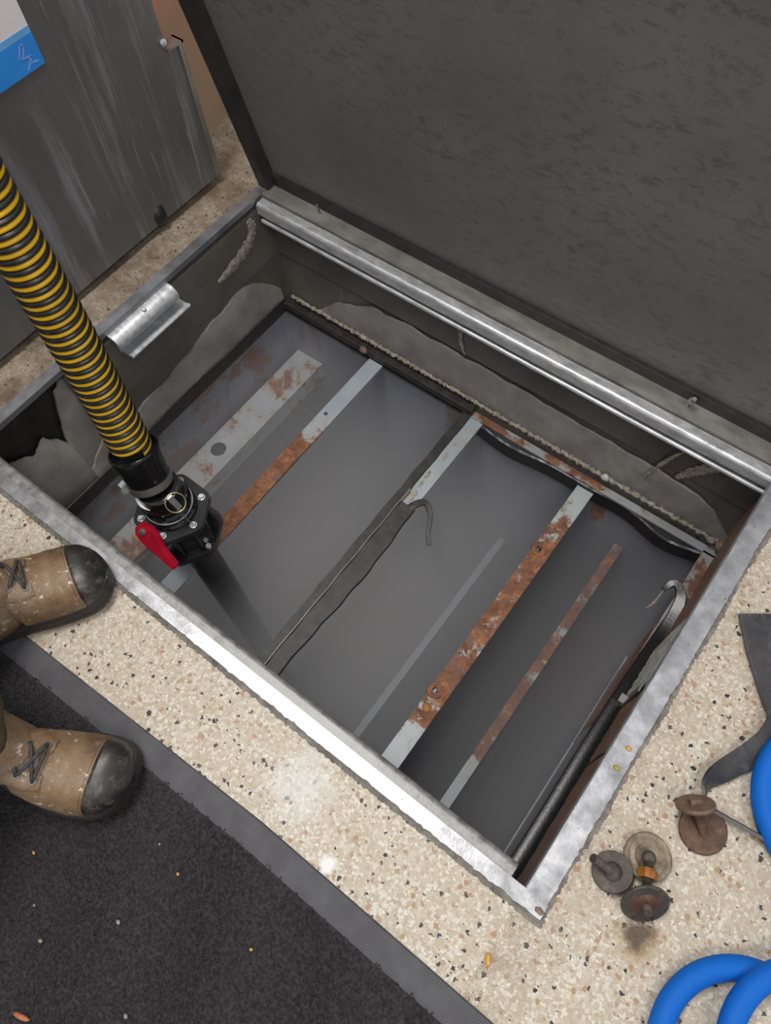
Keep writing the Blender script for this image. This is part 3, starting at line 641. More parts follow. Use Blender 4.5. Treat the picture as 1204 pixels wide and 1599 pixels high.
# loose seal curling off the divider
pts = [(-0.410, 0.50, -0.297), (-0.403, 0.528, -0.294), (-0.388, 0.545, -0.295), (-0.368, 0.532, -0.300), (-0.356, 0.512, -0.303), (-0.348, 0.497, -0.306), (-0.334, 0.481, -0.310)]
def flat_band(pts, w, th, n=8, up=(0, 0, 1), ups=None):
    P = catmull(pts, n); vs, fs = [], []; N = len(P)
    U = [Vector(up)] * N if ups is None else [Vector([np.interp(i / (N - 1), np.linspace(0, 1, len(ups)), [u[k] for u in ups]) for k in range(3)]).normalized() for i in range(N)]
    ws = w if isinstance(w, (list, tuple)) else [w, w]
    for i, p in enumerate(P):
        t_ = (P[min(i + 1, N - 1)] - P[max(i - 1, 0)]).normalized(); u = (U[i] - t_ * U[i].dot(t_)).normalized(); s = t_.cross(u)
        ww = np.interp(i / (N - 1), np.linspace(0, 1, len(ws)), ws)
        for a, b in ((-.5, -.5), (-.5, .3), (-.42, .5), (.42, .5), (.5, .3), (.5, -.5)): vs.append(p + s * ww * a + u * th * b)
    m = 6
    for i in range(N - 1):
        for j in range(m): a = i * m + j; b = i * m + (j + 1) % m; fs.append((a, b, b + m, a + m))
    fs += [tuple(range(m))[::-1], tuple(range((N - 1) * m, N * m))]
    return vs, fs
obj('peeled_gasket', flat_band(pts, [0.016, 0.014, 0.010, 0.009, 0.009], 0.005), M_GASK, tank, smooth=True, label='loose curl of dark rubber strip hanging off the divider')
# rust seam patches on the walls
RS = [(0.382, -0.531), (0.399, -0.479), (0.386, -0.330), (0.424, -0.312), (0.468, -0.308), (0.53, -0.306), (0.60, -0.33), (0.59, -0.42), (0.571, -0.502), (0.553, -0.546), (0.461, -0.524)]
def flatpatch_wall(axis, off, cy, cz, ry, rz, n=22, seed=1):
    r = random.Random(seed); pts = [(cy + ry * math.cos(a) * r.uniform(.6, 1.2), cz + rz * math.sin(a) * r.uniform(.6, 1.2)) for a in np.linspace(0, 2 * PI, n, endpoint=False)]
    h = 0.0012
    if axis == 'far': vs = [(a, off, b) for a, b in pts] + [(a, off - h, b) for a, b in pts]
    else: vs = [(off, a, b) for a, b in pts] + [(off - h, a, b) for a, b in pts]
    m = n
    return vs, [tuple(range(m, 2 * m))] + [(i, (i + 1) % m, (i + 1) % m + m, i + m) for i in range(m)]
obj('rust_stain', flatpatch_wall('far', TY1, -0.115, -0.365, 0.016, 0.045, seed=3), M_RUSTD, tank, label='dark rust run on the far tank wall under the rusted beam end')
obj('rust_stain', ([(x, y, z) for x in (TX1, TX1 - .0015) for y, z in RS], [tuple(range(11, 22))] + [(i, (i + 1) % 11, (i + 1) % 11 + 11, i + 11) for i in range(11)]), M_RUSTD, tank, label='brown rust streak along the right tank wall')
obj('wall_seam', B(TX1 - .003, TX1, TY0 + .01, 0.60, -0.545, -0.538), M_BM, tank)
obj('tie_wire', tube([(-0.318, 0.762, -0.748), (-0.308, 0.764, -0.738), (-0.292, 0.760, -0.735), (-0.285, 0.755, -0.748)], 0.0012, 6, 6), M_CHIPP, tank, smooth=True)
for fy, fx, fl_r in ((0.60, -0.418, .006), (0.575, -0.416, .005), (0.545, -0.414, .009), (0.655, -0.413, .005)):
    fr_ = random.Random(int(fy * 1000)); fp = [(fx - .006 + fl_r * .7 * math.cos(a) * fr_.uniform(.5, 1.2), fy + fl_r * 1.9 * math.sin(a) * fr_.uniform(.6, 1.2)) for a in np.linspace(0, 2 * PI, 14, endpoint=False)]
    obj('mortar_flake', poly_prism(fp, -0.3005, -0.2985), M_MORT, tank)
# haze hanging in the tank
vb = obj('steam_haze', B(TX0 + .002, TX1 - .002, TY0 + .002, TY1 - .002, TB + .002, -0.34), M_BM, label='thin grey steam haze hanging inside the deep steel tank', category='steam haze', kind='stuff')
mv = bpy.data.materials.new('haze'); mv.use_nodes = True; nt = mv.node_tree; nt.nodes.remove(nt.nodes['Principled BSDF'])
sv = nt.nodes.new('ShaderNodeVolumeScatter'); sv.inputs['Color'].default_value = (0.90, 0.90, 0.94, 1); sv.inputs['Density'].default_value = 1.8
nt.links.new(sv.outputs[0], nt.nodes['Material Output'].inputs['Volume']); vb.data.materials.clear(); vb.data.materials.append(mv)

# ================================================================ RIGHT SIDE: boards, concrete, rubber gasket
def board(name, y0, y1, z0, z1, x0, x1, mat, lab, cat, seed=0):
    r = random.Random(seed); n = 24; vs, fs = [], []
    for i in range(n + 1):
        y = y0 + (y1 - y0) * i / n
        for (x, z) in ((x0, z0), (x0, z0 + (z1 - z0) * .5), (x0 + .001, z1), (x1, z1), (x1, z0)):
            vs.append((x + r.uniform(-.0008, .0008), y + (r.uniform(-.002, .002) if i in (0, n) else 0), z + r.uniform(-.001, .001)))
    m = 5
    for i in range(n):
        for j in range(m): a = i * m + j; b = i * m + (j + 1) % m; fs.append((a, b, b + m, a + m))
    fs += [tuple(range(m))[::-1], tuple(range(n * m, n * m + m))]
    return obj(name, (vs, fs), mat, label=lab, category=cat)
board('timber_board', 0.062, 0.280, -0.205, -0.025, 0.104, 0.122, M_WOOD, 'wet dark brown timber board lining the pit beside the near right corner', 'board', 1)
board('timber_board', 0.284, 0.388, -0.205, -0.030, 0.103, 0.121, M_WOOD, 'short brown timber board between the long near board and the metal clip', 'board', 2)
board('timber_board', 0.514, 0.785, -0.205, -0.025, 0.104, 0.122, M_WOOD, 'brown timber board lining the pit between concrete block and far corner', 'board', 3)
board('concrete_block', 0.404, 0.512, -0.225, -0.028, 0.101, 0.122, M_CONC, 'pale rough concrete block set between timber boards under the right rim', 'concrete block', 4)
cp = empty('metal_clip', (0.102, 0.397, -0.15), label='small bent metal clip between timber board and concrete block', category='clip')
obj('clip_plate', B(-0.012, 0.0, -0.007, 0.007, -0.03, -0.027), M_STEEL, cp)
obj('clip_leg', B(-0.003, 0.0, -0.007, 0.007, -0.027, 0.06), M_STEEL, cp)
# black rubber strip along the right tank edge, hooked at its far end
gp = [(0.100, 0.07, -0.279), (0.101, 0.2, -0.281), (0.100, 0.33, -0.280), (0.101, 0.46, -0.281), (0.104, 0.56, -0.284), (0.104, 0.61, -0.278), (0.098, 0.643, -0.270), (0.084, 0.660, -0.266), (0.072, 0.659, -0.268), (0.065, 0.642, -0.275)]
obj('rubber_gasket', flat_band(gp, [0.031, 0.031, 0.031, 0.029, 0.028, 0.024, 0.019, 0.014, 0.012, 0.009], 0.010, 10, ups=[(0, 0, 1), (0, 0, 1), (0, 0, 1), (0, 0, 1), (-.2, 0, 1), (-.3, 0, 1), (-.3, -.3, 1), (0, -.6, 1)]), M_RUBB, smooth=True,
    label='wet black rubber gasket along the right tank edge with a hooked end', category='gasket')
# splinter on the hook
obj('wood_splinter', tube([(0.066, 0.640, -0.272), (0.064, 0.615, -0.279), (0.058, 0.598, -0.284)], 0.002, 6, 4, True, [0.001, 0.0028, 0.0008]), M_CHIPP, smooth=True, label='thin pale wood splinter under the hooked gasket end', category='splinter')

# ================================================================ CABINET
cab = empty('steel_cabinet', (-1.04, 0.2, 0.0), label='streaked stainless steel cabinet standing left of the pit', category='cabinet')
bm = bmesh.new(); box(bm, -0.003, 0, -0.9, 0.530, 0.018, 1.0); box(bm, -0.003, 0, 0.530, 0.563, 0.018, 0.275)
obj('front_panel', bm, M_PANEL, cab)
obj('cabinet_body', B(-0.30, -0.003, -0.9, 0.529, 0.06, 0.99), M_STEEL, cab)
bm = bmesh.new(); box(bm, -0.020, 0.004, 0.560, 0.564, 0.014, 0.277); box(bm, -0.020, 0.004, 0.529, 0.564, 0.273, 0.277); box(bm, -0.0025, 0.0035, 0.553, 0.564, 0.02, 0.273)
obj('side_flange', bm, M_STEEL, cab)
obj('corner_screw', xf(lathe([(0.006, 0), (0.006, 0.003), (0.003, 0.005)], 14), (0.001, 0.526, 0.290), (1, 0, 0)), M_ZINC, cab, smooth=True)
cs = empty('caster', (0, 0, 0)); cs.parent = cab
obj('caster_wheel', xf(lathe([(0.010, -.013), (0.026, -.012), (0.029, -.006), (0.029, .006), (0.026, .012), (0.010, .013)], 28), (-0.020, 0.412, 0.030), (0.35, 1, 0)), M_BLK, cs, smooth=True)
obj('caster_fork', join(tb(B(-0.034, -0.006, 0.394, 0.397, 0.028, 0.066)), tb(B(-0.034, -0.006, 0.427, 0.430, 0.028, 0.066)), tb(B(-0.034, -0.006, 0.396, 0.428, 0.063, 0.066))), M_STEEL, cs)
obj('dirt_spot', xf(lathe([(0.0001, .0015), (0.007, .001), (0.010, 0)], 11, False), (0.0, 0.165, 0.275), (1, 0, 0)), M_CHIPP, cab)
sg = empty('notice_sign', (-1.0398, 0.522, 0.366), label='white sign with a blue lower band on the steel cabinet', category='sign')
obj('sign_board', B(0, 0.0015, -0.34, 0, 0.0, 0.34), M_WHITE, sg)
obj('blue_band', B(0.0015, 0.0019, -0.34, 0, 0.0, 0.043), M_SBLUE, sg)
obj('light_blue_line', B(0.0015, 0.0019, -0.34, 0, 0.043, 0.052), M_SLIGHT, sg)
def strokes(segs, w):
    parts = []
    for (a, b) in segs:
        a = Vector(a); b = Vector(b); t_ = (b - a).normalized(); nr = Vector((-t_.y, t_.x)) * w / 2
        q = [a + nr, b + nr, b - nr, a - nr]
        parts.append(([(0.0019, p.x, p.y) for p in q] + [(0.0023, p.x, p.y) for p in q], [(4, 5, 6, 7), (7, 6, 5, 4)][:1] + [(i, (i + 1) % 4, (i + 1) % 4 + 4, i + 4) for i in range(4)]))
    return join(*parts)
Z = lambda u, v: (-0.0335 + u * 0.030, 0.0045 + v * 0.034)
obj('sign_mark', strokes([(Z(.30, .95), Z(0, .5)), (Z(.30, .95), Z(.50, .88)), (Z(.50, .88), Z(.24, .52)), (Z(0, .5), Z(.62, .38)), (Z(.62, .38), Z(.18, -.02)), (Z(.45, .18), Z(.85, .08))], 0.0026), M_SMARK, sg, label='pale angular mark on the blue band')

# ================================================================ SUCTION HOSE + VALVE
hp = catmull([(-0.6996, 0.2145, 0.052), (-0.7128, 0.2249, 0.1388), (-0.7253, 0.236, 0.2816), (-0.733, 0.2422, 0.3929), (-0.7443, 0.2484, 0.483), (-0.7592, 0.2579, 0.5701), (-0.765, 0.25, 0.66), (-0.75, 0.22, 0.76)], 24)
arc = [0]
for i in range(1, len(hp)): arc.append(arc[-1] + (hp[i] - hp[i - 1]).length)
FR = frames(hp); arc = np.array(arc); HPx = np.array([tuple(p) for p in hp]); FA = np.array([tuple(f[1]) for f in FR]); FB = np.array([tuple(f[2]) for f in FR])
def at(s):
    p = np.array([np.interp(s, arc, HPx[:, k]) for k in range(3)]); a = np.array([np.interp(s, arc, FA[:, k]) for k in range(3)]); b = np.array([np.interp(s, arc, FB[:, k]) for k in range(3)]); return p, a, b
def helix_surface(phase0, phase1, prof, pitch=0.0147, R=0.0285, seg=40, L=None):
    L = L or arc[-1] - 0.02; turns = int(L / pitch); vs, fs = [], []; m = len(prof); N = turns * seg
    for i in range(N + 1):
        th = 2 * PI * i / seg; s0 = pitch * i / seg
        for j, (u, h) in enumerate(prof):
            s = s0 + pitch * (phase0 + (phase1 - phase0) * u); p, a, b = at(s)
            vs.append(tuple(p + (a * math.cos(th) + b * math.sin(th)) * (R + h)))
    for i in range(N):
        for j in range(m - 1): k = i * m + j; fs.append((k, k + m, k + m + 1, k + 1))
    return vs, fs
hose = empty('suction_hose', (-0.6996, 0.2145, 0.052), label='black and yellow ribbed suction hose hanging into the pit', category='hose')
def wl_parent(o, par):
    o.parent = par; o.matrix_parent_inverse = Matrix.Translation(-Vector(par.location)); return o
wl_parent(obj('hose_tube', helix_surface(0.40, 1.02, [(0, -0.003), (0.10, 0.0005), (0.25, 0.0026), (0.45, 0.0034), (0.65, 0.0030), (0.85, 0.0010), (1, -0.003)]), M_HOSE, smooth='all', label='black ribbed tube'), hose)
wl_parent(obj('yellow_helix', helix_surface(0.0, 0.42, [(0, -0.002), (0.12, 0.0012), (0.5, 0.0022), (0.88, 0.0012), (1, -0.002)]), M_YEL, smooth='all', label='yellow spiral stripe'), hose)
ax = (Vector((-0.6996, 0.2145, 0.052)) - Vector((-0.6770, 0.2020, -0.012))).normalized()
cb = Vector((-0.6770, 0.2020, -0.016))
wl_parent(obj('hose_cuff', xf(lathe([(0.030, -0.004), (0.0345, -0.002), (0.0350, 0.018), (0.0362, 0.024), (0.0385, 0.060), (0.0400, 0.066), (0.0400, 0.070), (0.0385, 0.072), (0.0370, 0.071), (0.0365, 0.060), (0.030, 0.060)], 56), cb, ax), M_BLKG, smooth=True, label='smooth black cuff'), hose)
clamp = join(xf(lathe([(0.0350, 0.002), (0.0364, 0.002), (0.0364, 0.0145), (0.0350, 0.0145)], 48, False), cb, ax))
wl_parent(obj('hose_clamp', clamp, M_STEEL, smooth=True, label='stainless band clamp'), hose)
sd = Vector((-0.60, -0.80, 0)).normalized(); cpz = cb + ax * 0.0075
wl_parent(obj('clamp_screw', join(xf(lathe([(0.0062, -0.012), (0.0062, 0.012)], 12), cpz + sd * 0.039, sd.cross(ax)), xf(lathe([(0.0050, 0.0), (0.0050, 0.010)], 6), cpz + sd * 0.039 + sd.cross(ax) * 0.012, sd.cross(ax)), tb(box(bmesh.new(), *(q for k in range(3) for q in (cpz[k] + sd[k] * .039 - .007, cpz[k] + sd[k] * .039 + .007))))), M_ZINC, smooth=True), hose)
# valve assembly (coupling, gate valve, dip pipe)
vt = Vector((-0.6652, 0.2030, -0.0900))                     # centre of upper flange face
VM = Matrix.Identity(3)
val = empty('gate_valve', tuple(vt), label='black gate valve with red handle on the end of the suction hose', category='valve')
def V(name, vf, mat, smooth=False, **k):
    return wl_parent(obj(name, vf, mat, smooth=smooth, **k), val)
def vl(vf, off=(0, 0, 0), d=None, rot=None):
    vf = xf(vf, off, d, rot); return [tuple(Vector(v) + vt) for v in vf[0]], vf[1]
def pol(r, deg, z=0.0): return (r * math.cos(math.radians(deg)), r * math.sin(math.radians(deg)), z)
V('coupling', vl(lathe([(0.030, 0.076), (0.0345, 0.075), (0.0345, 0.062), (0.037, 0.058), (0.0385, 0.052), (0.0385, 0.040), (0.036, 0.036), (0.036, 0.032), (0.0405, 0.028), (0.0405, 0.014), (0.0385, 0.011), (0.0385, 0.008), (0.0435, 0.006), (0.0440, 0.0)], 56)), M_BLKG, 'a', label='glossy black cam coupling')
V('coupling_ring', vl(lathe([(0.0405, 0.0175), (0.0412, 0.0175), (0.0412, 0.0190), (0.0405, 0.0190)], 56, False)), M_ZINC, True)
V('white_arc', vl(flat_band([pol(0.0372, a_, 0.0615) for a_ in range(-150, -60, 10)], [0.001, 0.006, 0.005, 0.001], 0.0012, 3, up=(0, 0, 1))), M_WHITE, True, label='white arc under the clamp')  # thin white band bent round part of the coupling
def hexa(R, r0=-1, cut=0.16):
    c = [Vector(pol(R, r0 + 60 * k)[:2]) for k in range(6)]; p = []
    for k in range(6): a, b, c_ = c[k - 1], c[k], c[(k + 1) % 6]; p += [tuple(b.lerp(a, cut)), tuple(b), tuple(b.lerp(c_, cut))] if 0 else [tuple(b.lerp(a, cut)), tuple(b.lerp(a, cut * .35) + (-b).normalized() * R * .018), tuple(b.lerp(c_, cut * .35) + (-b).normalized() * R * .018), tuple(b.lerp(c_, cut))]
    return p
V('flange', vl(poly_prism(hexa(0.068), -0.012, 0.0)), M_BLK, label='upper flange plate')
V('flange', vl(poly_prism(hexa(0.069), -0.097, -0.084)), M_BLK, label='lower flange plate')
bm = bmesh.new(); box(bm, -0.040, 0.044, -0.044, 0.044, -0.085, -0.011, bev=0.006)
body = xf(tb(bm), (0, 0, 0), None, (0, 0, math.radians(-29)))
V('valve_body', vl(body), M_BLKG, True, label='valve body between the flanges')
for dg, rr in ((-48, 0.050), (-10, 0.050), (-110, 0.048), (60, .050)):
    V('rib', vl(tube([pol(rr, dg, -0.080), pol(rr, dg, -0.012)], 0.0045, 10, 1, False)), M_BLK, True)
for kk in range(6):
    V('bolt', vl(join(lathe([(0.0062, 0), (0.0062, 0.001)], 16), lathe([(0.0052, 0.001), (0.0052, 0.004), (0.0045, 0.0048)], 6)), pol(0.0522, -1.5 + 60 * kk)), M_ZINC, True, label='shiny hex bolt')
    V('nut', vl(lathe([(0.0058, -0.007), (0.0058, 0), (0.0058, 0.001)], 6), pol(0.0522, -1.5 + 60 * kk, -0.097)), M_ZINC, True)
V('bolt', vl(lathe([(0.0055, 0), (0.0055, 0.003), (0.0045, 0.004)], 14), pol(0.056, 0, -0.084)), M_ZINC, True, label='bolt head on the lower flange')
V('pull_ring', vl(tube([(0.0155 * math.cos(a), 0.0155 * math.sin(a), 0) for a in np.linspace(0, 2 * PI, 36)], 0.0011, 8, 1, False), (0.0450, -0.0040, 0.0760), (0.50, -0.12, 0.85)), M_BRASS, True)
V('cam_lever', vl(tb(B(-0.0050, 0.0050, -0.0025, 0.0025, -0.022, 0.022, bev=.0012)), (0.0405, -0.0040, 0.0720), None, (0.0, -0.10, 1.48)), M_ZINC, label='bright cam lever')
V('ring_chain', vl(tube([(0.052, -0.006, 0.062), (0.047, -0.008, 0.048), (0.045, -0.006, 0.034), (0.046, -0.004, 0.020), (0.054, -0.002, 0.007)], 0.0010, 6, 6)), M_STEEL, True)
# handle: thick red lever hanging down beside the body
hnd = [(-0.012, 0.020), (0.000, 0.026), (0.014, 0.021), (0.019, 0.004), (0.016, -0.016), (0.010, -0.030), (0.010, -0.066), (-0.004, -0.068), (-0.008, -0.036), (-0.014, -0.016), (-0.015, 0.006)]
hb = bmesh.new(); me = bpy.data.meshes.new('x'); me.from_pydata(*[q if q else [] for q in (poly_prism(hnd, -0.007, 0.007)[0], [], poly_prism(hnd, -0.007, 0.007)[1])]); hb.from_mesh(me); bmesh.ops.bevel(hb, geom=hb.edges[:], offset=0.003, segments=2, affect='EDGES')
hv, hf = tb(hb)
Ly = Vector((-0.070, 0.012, 0.050)).normalized(); Nz = Vector((0.25, -0.62, 0.62)); Nz = (Nz - Ly * Nz.dot(Ly)).normalized(); Lx = Ly.cross(Nz)
HM = Matrix((Lx, Ly, Nz)).transposed(); h0 = Vector((-0.6480, 0.1400, -0.072))
hd = V('handle', ([tuple(HM @ Vector(v) + h0) for v in hv], hf), M_RED, True, label='chipped red handle')
sc_ = lathe([(0.0062, 0.006), (0.0062, 0.0095), (0.003, 0.0108)], 14)
hs = obj('handle_screw', ([tuple(HM @ Vector(v) + h0) for v in xf(sc_, (0.002, 0.012, 0))[0]], sc_[1]), M_STEEL, smooth=True)
hs.parent = hd
V('valve_stem', vl(tube([(-0.030, -0.030, -0.042), (-0.034, -0.046, -0.045)], 0.008, 12, 1, False)), M_BLK, True)
pp = tube([(-0.6652, 0.203, -0.186), (-0.6640, 0.203, -0.6), (-0.6630, 0.2025, -1.25)], 0.029, 40, 2)
V('dip_pipe', pp, M_BLK, True, label='black dip pipe reaching down into the tank')
V('pipe_collar', vl(lathe([(0.030, -0.120), (0.036, -0.118), (0.038, -0.099), (0.038, -0.096)], 40)), M_BLK, True)

# ================================================================ RUSTED BOLTS ON THE FLOOR
def disc(r, th, hole=0.0): return lathe([(r * .96, 0), (r, th * .3), (r, th * .7), (r * .96, th)], 48)
def world(vf, c, n): return xf(vf, c, n)
# left one: small dark washer with a leaning bolt
n1 = Vector((-0.30, 0.02, 1)).normalized(); c1 = Vector((0.1705, 0.1465, 0.0095))
e = empty('washer_bolt', tuple(c1), label='small dark rusted disc with a bolt leaning left, nearest the pit corner', category='bolt')
def at_e(name, vf, mat, par, **k): o = obj(name, vf, mat, smooth=True, **k); return wl_parent(o, par)
at_e('washer', world(disc(0.0240, 0.004), c1 - n1 * .002, n1), M_W1, e)
sn = Vector((-0.80, -0.10, 0.58)).normalized()
at_e('bolt_shank', world(stud(0.040, 0.0055), c1 + Vector((0.004, 0, 0)), sn), M_W1, e)
at_e('boss', world(lathe([(0.013, 0.0), (0.010, 0.004), (0.006, 0.006)], 24), c1, n1), M_W1, e)
# middle pair: dished washer, stud with orange nut, tilted lower washer
c2 = Vector((0.196, 0.1855, 0.003)); c3 = Vector((0.2130, 0.1395, 0.021))
e = empty('washer_bolt', tuple(c2), label='rusted bolt with orange nut joining a dished washer and a tilted washer', category='bolt')
nd = Vector((-0.02, 0.10, 1)).normalized()
at_e('dished_washer', world(lathe([(0.026, 0.0), (0.0282, 0.003), (0.0282, 0.007), (0.0266, 0.0085), (0.0240, 0.0085), (0.0210, 0.0062), (0.0160, 0.0070), (0.0125, 0.0045), (0.007, 0.0035), (0.0001, 0.0035)], 56, False), c2, nd), M_WIN, e)
a0 = c2 + Vector((0, 0, 0.012)); dirn = (c3 + Vector((0, 0, 0.002)) - a0)
at_e('bolt_head', world(lathe([(0.005, -0.004), (0.0075, 0.0), (0.0085, 0.005), (0.0070, 0.010), (0.004, 0.012)], 20), a0 - Vector((0, 0, 0.006)), (0.05, -0.1, 1)), M_W1, e)
at_e('bolt_shank', world(stud(dirn.length + 0.004, 0.0058), a0, dirn), M_W1, e)
at_e('nut', world(lathe([(0.0105, 0), (0.0115, 0.002), (0.0115, 0.009), (0.0105, 0.011)], 6), a0 + dirn * 0.27, dirn), M_WORG, e)
n3 = Vector((0.44, -0.60, 0.66)).normalized()
at_e('washer', world(disc(0.0278, 0.004), c3, n3), M_W1, e)
at_e('bolt_shank', world(stud(0.012, 0.0055), c3 + n3 * .003, n3), M_W1, e)
at_e('boss', world(lathe([(0.016, 0.0), (0.013, 0.0015), (0.009, 0.003)], 24), c3 + n3 * .004, n3), M_W2, e)
# right one: brown disc flat, bolt rising to a pale disc with square head
c4 = Vector((0.2345, 0.2525, 0.0065)); c5 = Vector((0.2085, 0.262, 0.040))
e = empty('washer_bolt', tuple(c4), label='brown rusted bolt with two discs and a square head beside the black strap', category='bolt')
n4 = Vector((0.05, -0.16, 1)).normalized(); n5 = Vector((-0.60, 0.62, 0.52)).normalized()
at_e('washer', world(disc(0.0285, 0.004), c4 - n4 * .002, n4), M_W2, e, label='larger brown disc lying on the floor')
at_e('washer', world(disc(0.0228, 0.005), c5, n5), M_W3, e, label='smaller pale disc standing on the bolt head')
at_e('bolt_head', world(tb(B(-.007, .007, -.006, .006, 0.004, 0.0095, bev=.0015)), c5 + n5 * .001, n5), M_W3, e)
at_e('bolt_shank', world(stud((c5 - c4).length, 0.0062), c4 + Vector((0.003, -0.003, 0)), (c5 - c4 - Vector((0.003, -0.003, 0)))), M_W2, e)

# ================================================================ STRAP, BLUE HOSE
sp = [(0.176, 0.548, 0.008), (0.207, 0.505, 0.007), (0.238, 0.462, 0.008), (0.255, 0.428, 0.012), (0.252, 0.395, 0.014), (0.240, 0.363, 0.012), (0.224, 0.330, 0.012), (0.214, 0.307, 0.013), (0.2155, 0.290, 0.013), (0.226, 0.280, 0.013), (0.243, 0.280, 0.012), (0.270, 0.283, 0.012), (0.305, 0.287, 0.011), (0.35, 0.296, 0.010)]
obj('rubber_strap', flat_band(sp, [0.066, 0.064, 0.056, 0.044, 0.034, 0.030, 0.027, 0.026, 0.022, 0.018, 0.018, 0.018, 0.018, 0.018], 0.005, 12,
    ups=[(0, 0, 1), (0, 0, 1), (.1, 0, 1), (.3, -.1, 1), (.3, -.2, 1), (.2, -.3, 1), (.2, -.4, 1), (.8, -.2, .7), (.9, .3, .35), (.5, .8, .3), (0, 1, .3), (0, 1, .25), (0, 1, .25), (0, 1, .3)]), M_STRAP, smooth=True,
    label='scuffed black rubber strap curling over the floor at the right edge', category='strap')
def arcpts(cx, cy, r, a0, a1, n, z0, z1): return [(cx + r * math.cos(math.radians(a0 + (a1 - a0) * i / n)), cy + r * math.sin(math.radians(a0 + (a1 - a0) * i / n)), z0 + (z1 - z0) * i / n) for i in range(n + 1)]
ha = arcpts(0.378, 0.065, 0.094, 38, 250, 16, 0.0135, 0.0135)
hb_ = arcpts(0.436, 0.105, 0.098, 245, 60, 12, 0.030, 0.034)
hc = arcpts(0.360, 0.372, 0.098, -70, -290, 14, 0.020, 0.0135)
path = [(0.52, 0.16, 0.0135)] + ha + [(0.375, -0.03, 0.016)] + [(0.40, -0.005, 0.02)] 
obj('blue_hose', tube(ha[0:1] * 0 + [(0.56, 0.165, 0.0135), (0.50, 0.155, 0.0135)] + ha, 0.0135, 24, 6), M_BLUE, smooth=True, label='outer blue hose loop lying flat at the bottom right corner', category='hose', group='blue hose loops')
obj('blue_hose', tube(hb_ + [(0.56, 0.235, 0.03), (0.60, 0.30, 0.02)] , 0.0135, 24, 6), M_BLUE, smooth=True, label='blue hose loop crossing over the outer one at the bottom right', category='hose', group='blue hose loops')
obj('blue_hose', tube(hc, 0.0145, 24, 6), M_BLUE, smooth=True, label='blue hose bend at the right edge beside the black strap', category='hose', group='blue hose loops')

# ================================================================ MAT
mat_ = empty('floor_mat', (-0.45, -0.4, 0), label='charcoal carpet mat with woven rubber border under one boot', category='mat')
EY = lambda x: -0.0845 + 0.0 * x + 0.020 * max(0, min(1, (x + 0.65) / 0.45)) if x < -0.2 else -0.0645
bx = list(np.linspace(-1.3, 0.40, 80)); pts = [(x, EY(x)) for x in bx]
vs, fs = [], []
for x, y in pts: vs += [(x, -1.0, 0.0), (x, -1.0, 0.003), (x, y - 0.002, 0.003), (x, y, 0.0008), (x, y, 0.0)]
for i in range(len(pts) - 1):
    for j in range(5): a = i * 5 + j; b = i * 5 + (j + 1) % 5; fs.append((a, b, b + 5, a + 5))
fs += [(4, 3, 2, 1, 0), tuple(range(5 * len(pts) - 5, 5 * len(pts)))]
wl_parent(obj('mat_border', (vs, fs), M_MATB, label='woven grey border of the mat'), mat_)
# pile: dense tufts
PY = lambda x: EY(x) - 0.036
N = 115000
tx = rng.uniform(-0.95, 0.30, N); ty = rng.uniform(-0.62, -0.09, N)
ey = np.array([PY(x) for x in tx]) + 0.0022 * np.sin(tx * 260) + rng.uniform(-.003, .002, N)
keep = ty < ey
nrm = (tx * 0.8 - ty * 0.6) > -1.2
tx, ty = tx[keep & nrm], ty[keep & nrm]; N = len(tx)
h = rng.uniform(0.0035, 0.0078, N) + 0.0012 * np.sin(tx * 37 + ty * 21) ; r = rng.uniform(0.0009, 0.0019, N); ang = rng.uniform(0, 2 * PI, N); lx = rng.normal(0, .0018, N); ly = rng.normal(0, .0018, N)
vsn = np.zeros((N, 4, 3))
for k in range(3):
    vsn[:, k, 0] = tx + r * np.cos(ang + k * 2.094); vsn[:, k, 1] = ty + r * np.sin(ang + k * 2.094); vsn[:, k, 2] = 0.0028
vsn[:, 3, 0] = tx + lx; vsn[:, 3, 1] = ty + ly; vsn[:, 3, 2] = 0.003 + h
me = bpy.data.meshes.new('pile'); me.vertices.add(N * 4); me.vertices.foreach_set('co', vsn.reshape(-1))
idx = (np.arange(N) * 4)[:, None, None] + np.array([[0, 1, 3], [1, 2, 3], [2, 0, 3]])[None]
me.loops.add(N * 9); me.loops.foreach_set('vertex_index', idx.reshape(-1).astype(np.int32)); me.polygons.add(N * 3)
me.polygons.foreach_set('loop_start', np.arange(0, N * 9, 3, dtype=np.int32)); me.update(); me.validate()
me.materials.append(M_PILE); po = bpy.data.objects.new('pile', me); C.objects.link(po); po['kind'] = 'stuff'; wl_parent(po, mat_); po['label'] = 'dense charcoal pile'
bm = bmesh.new(); bmv = [(x, PY(x) + 0.0005) for x in np.linspace(-1.3, 0.39, 60)]
vs = []; fs = []
for x, y in bmv: vs += [(x, -0.99, 0.0028), (x, y, 0.0028), (x, y, 0.0042), (x, -0.99, 0.0042)]
for i in range(len(bmv) - 1):
    for j in range(4): a = i * 4 + j; b = i * 4 + (j + 1) % 4; fs.append((a, b, b + 4, a + 4))
bm.free(); wl_parent(obj('pile_backing', (vs, fs), M_PILE), mat_)

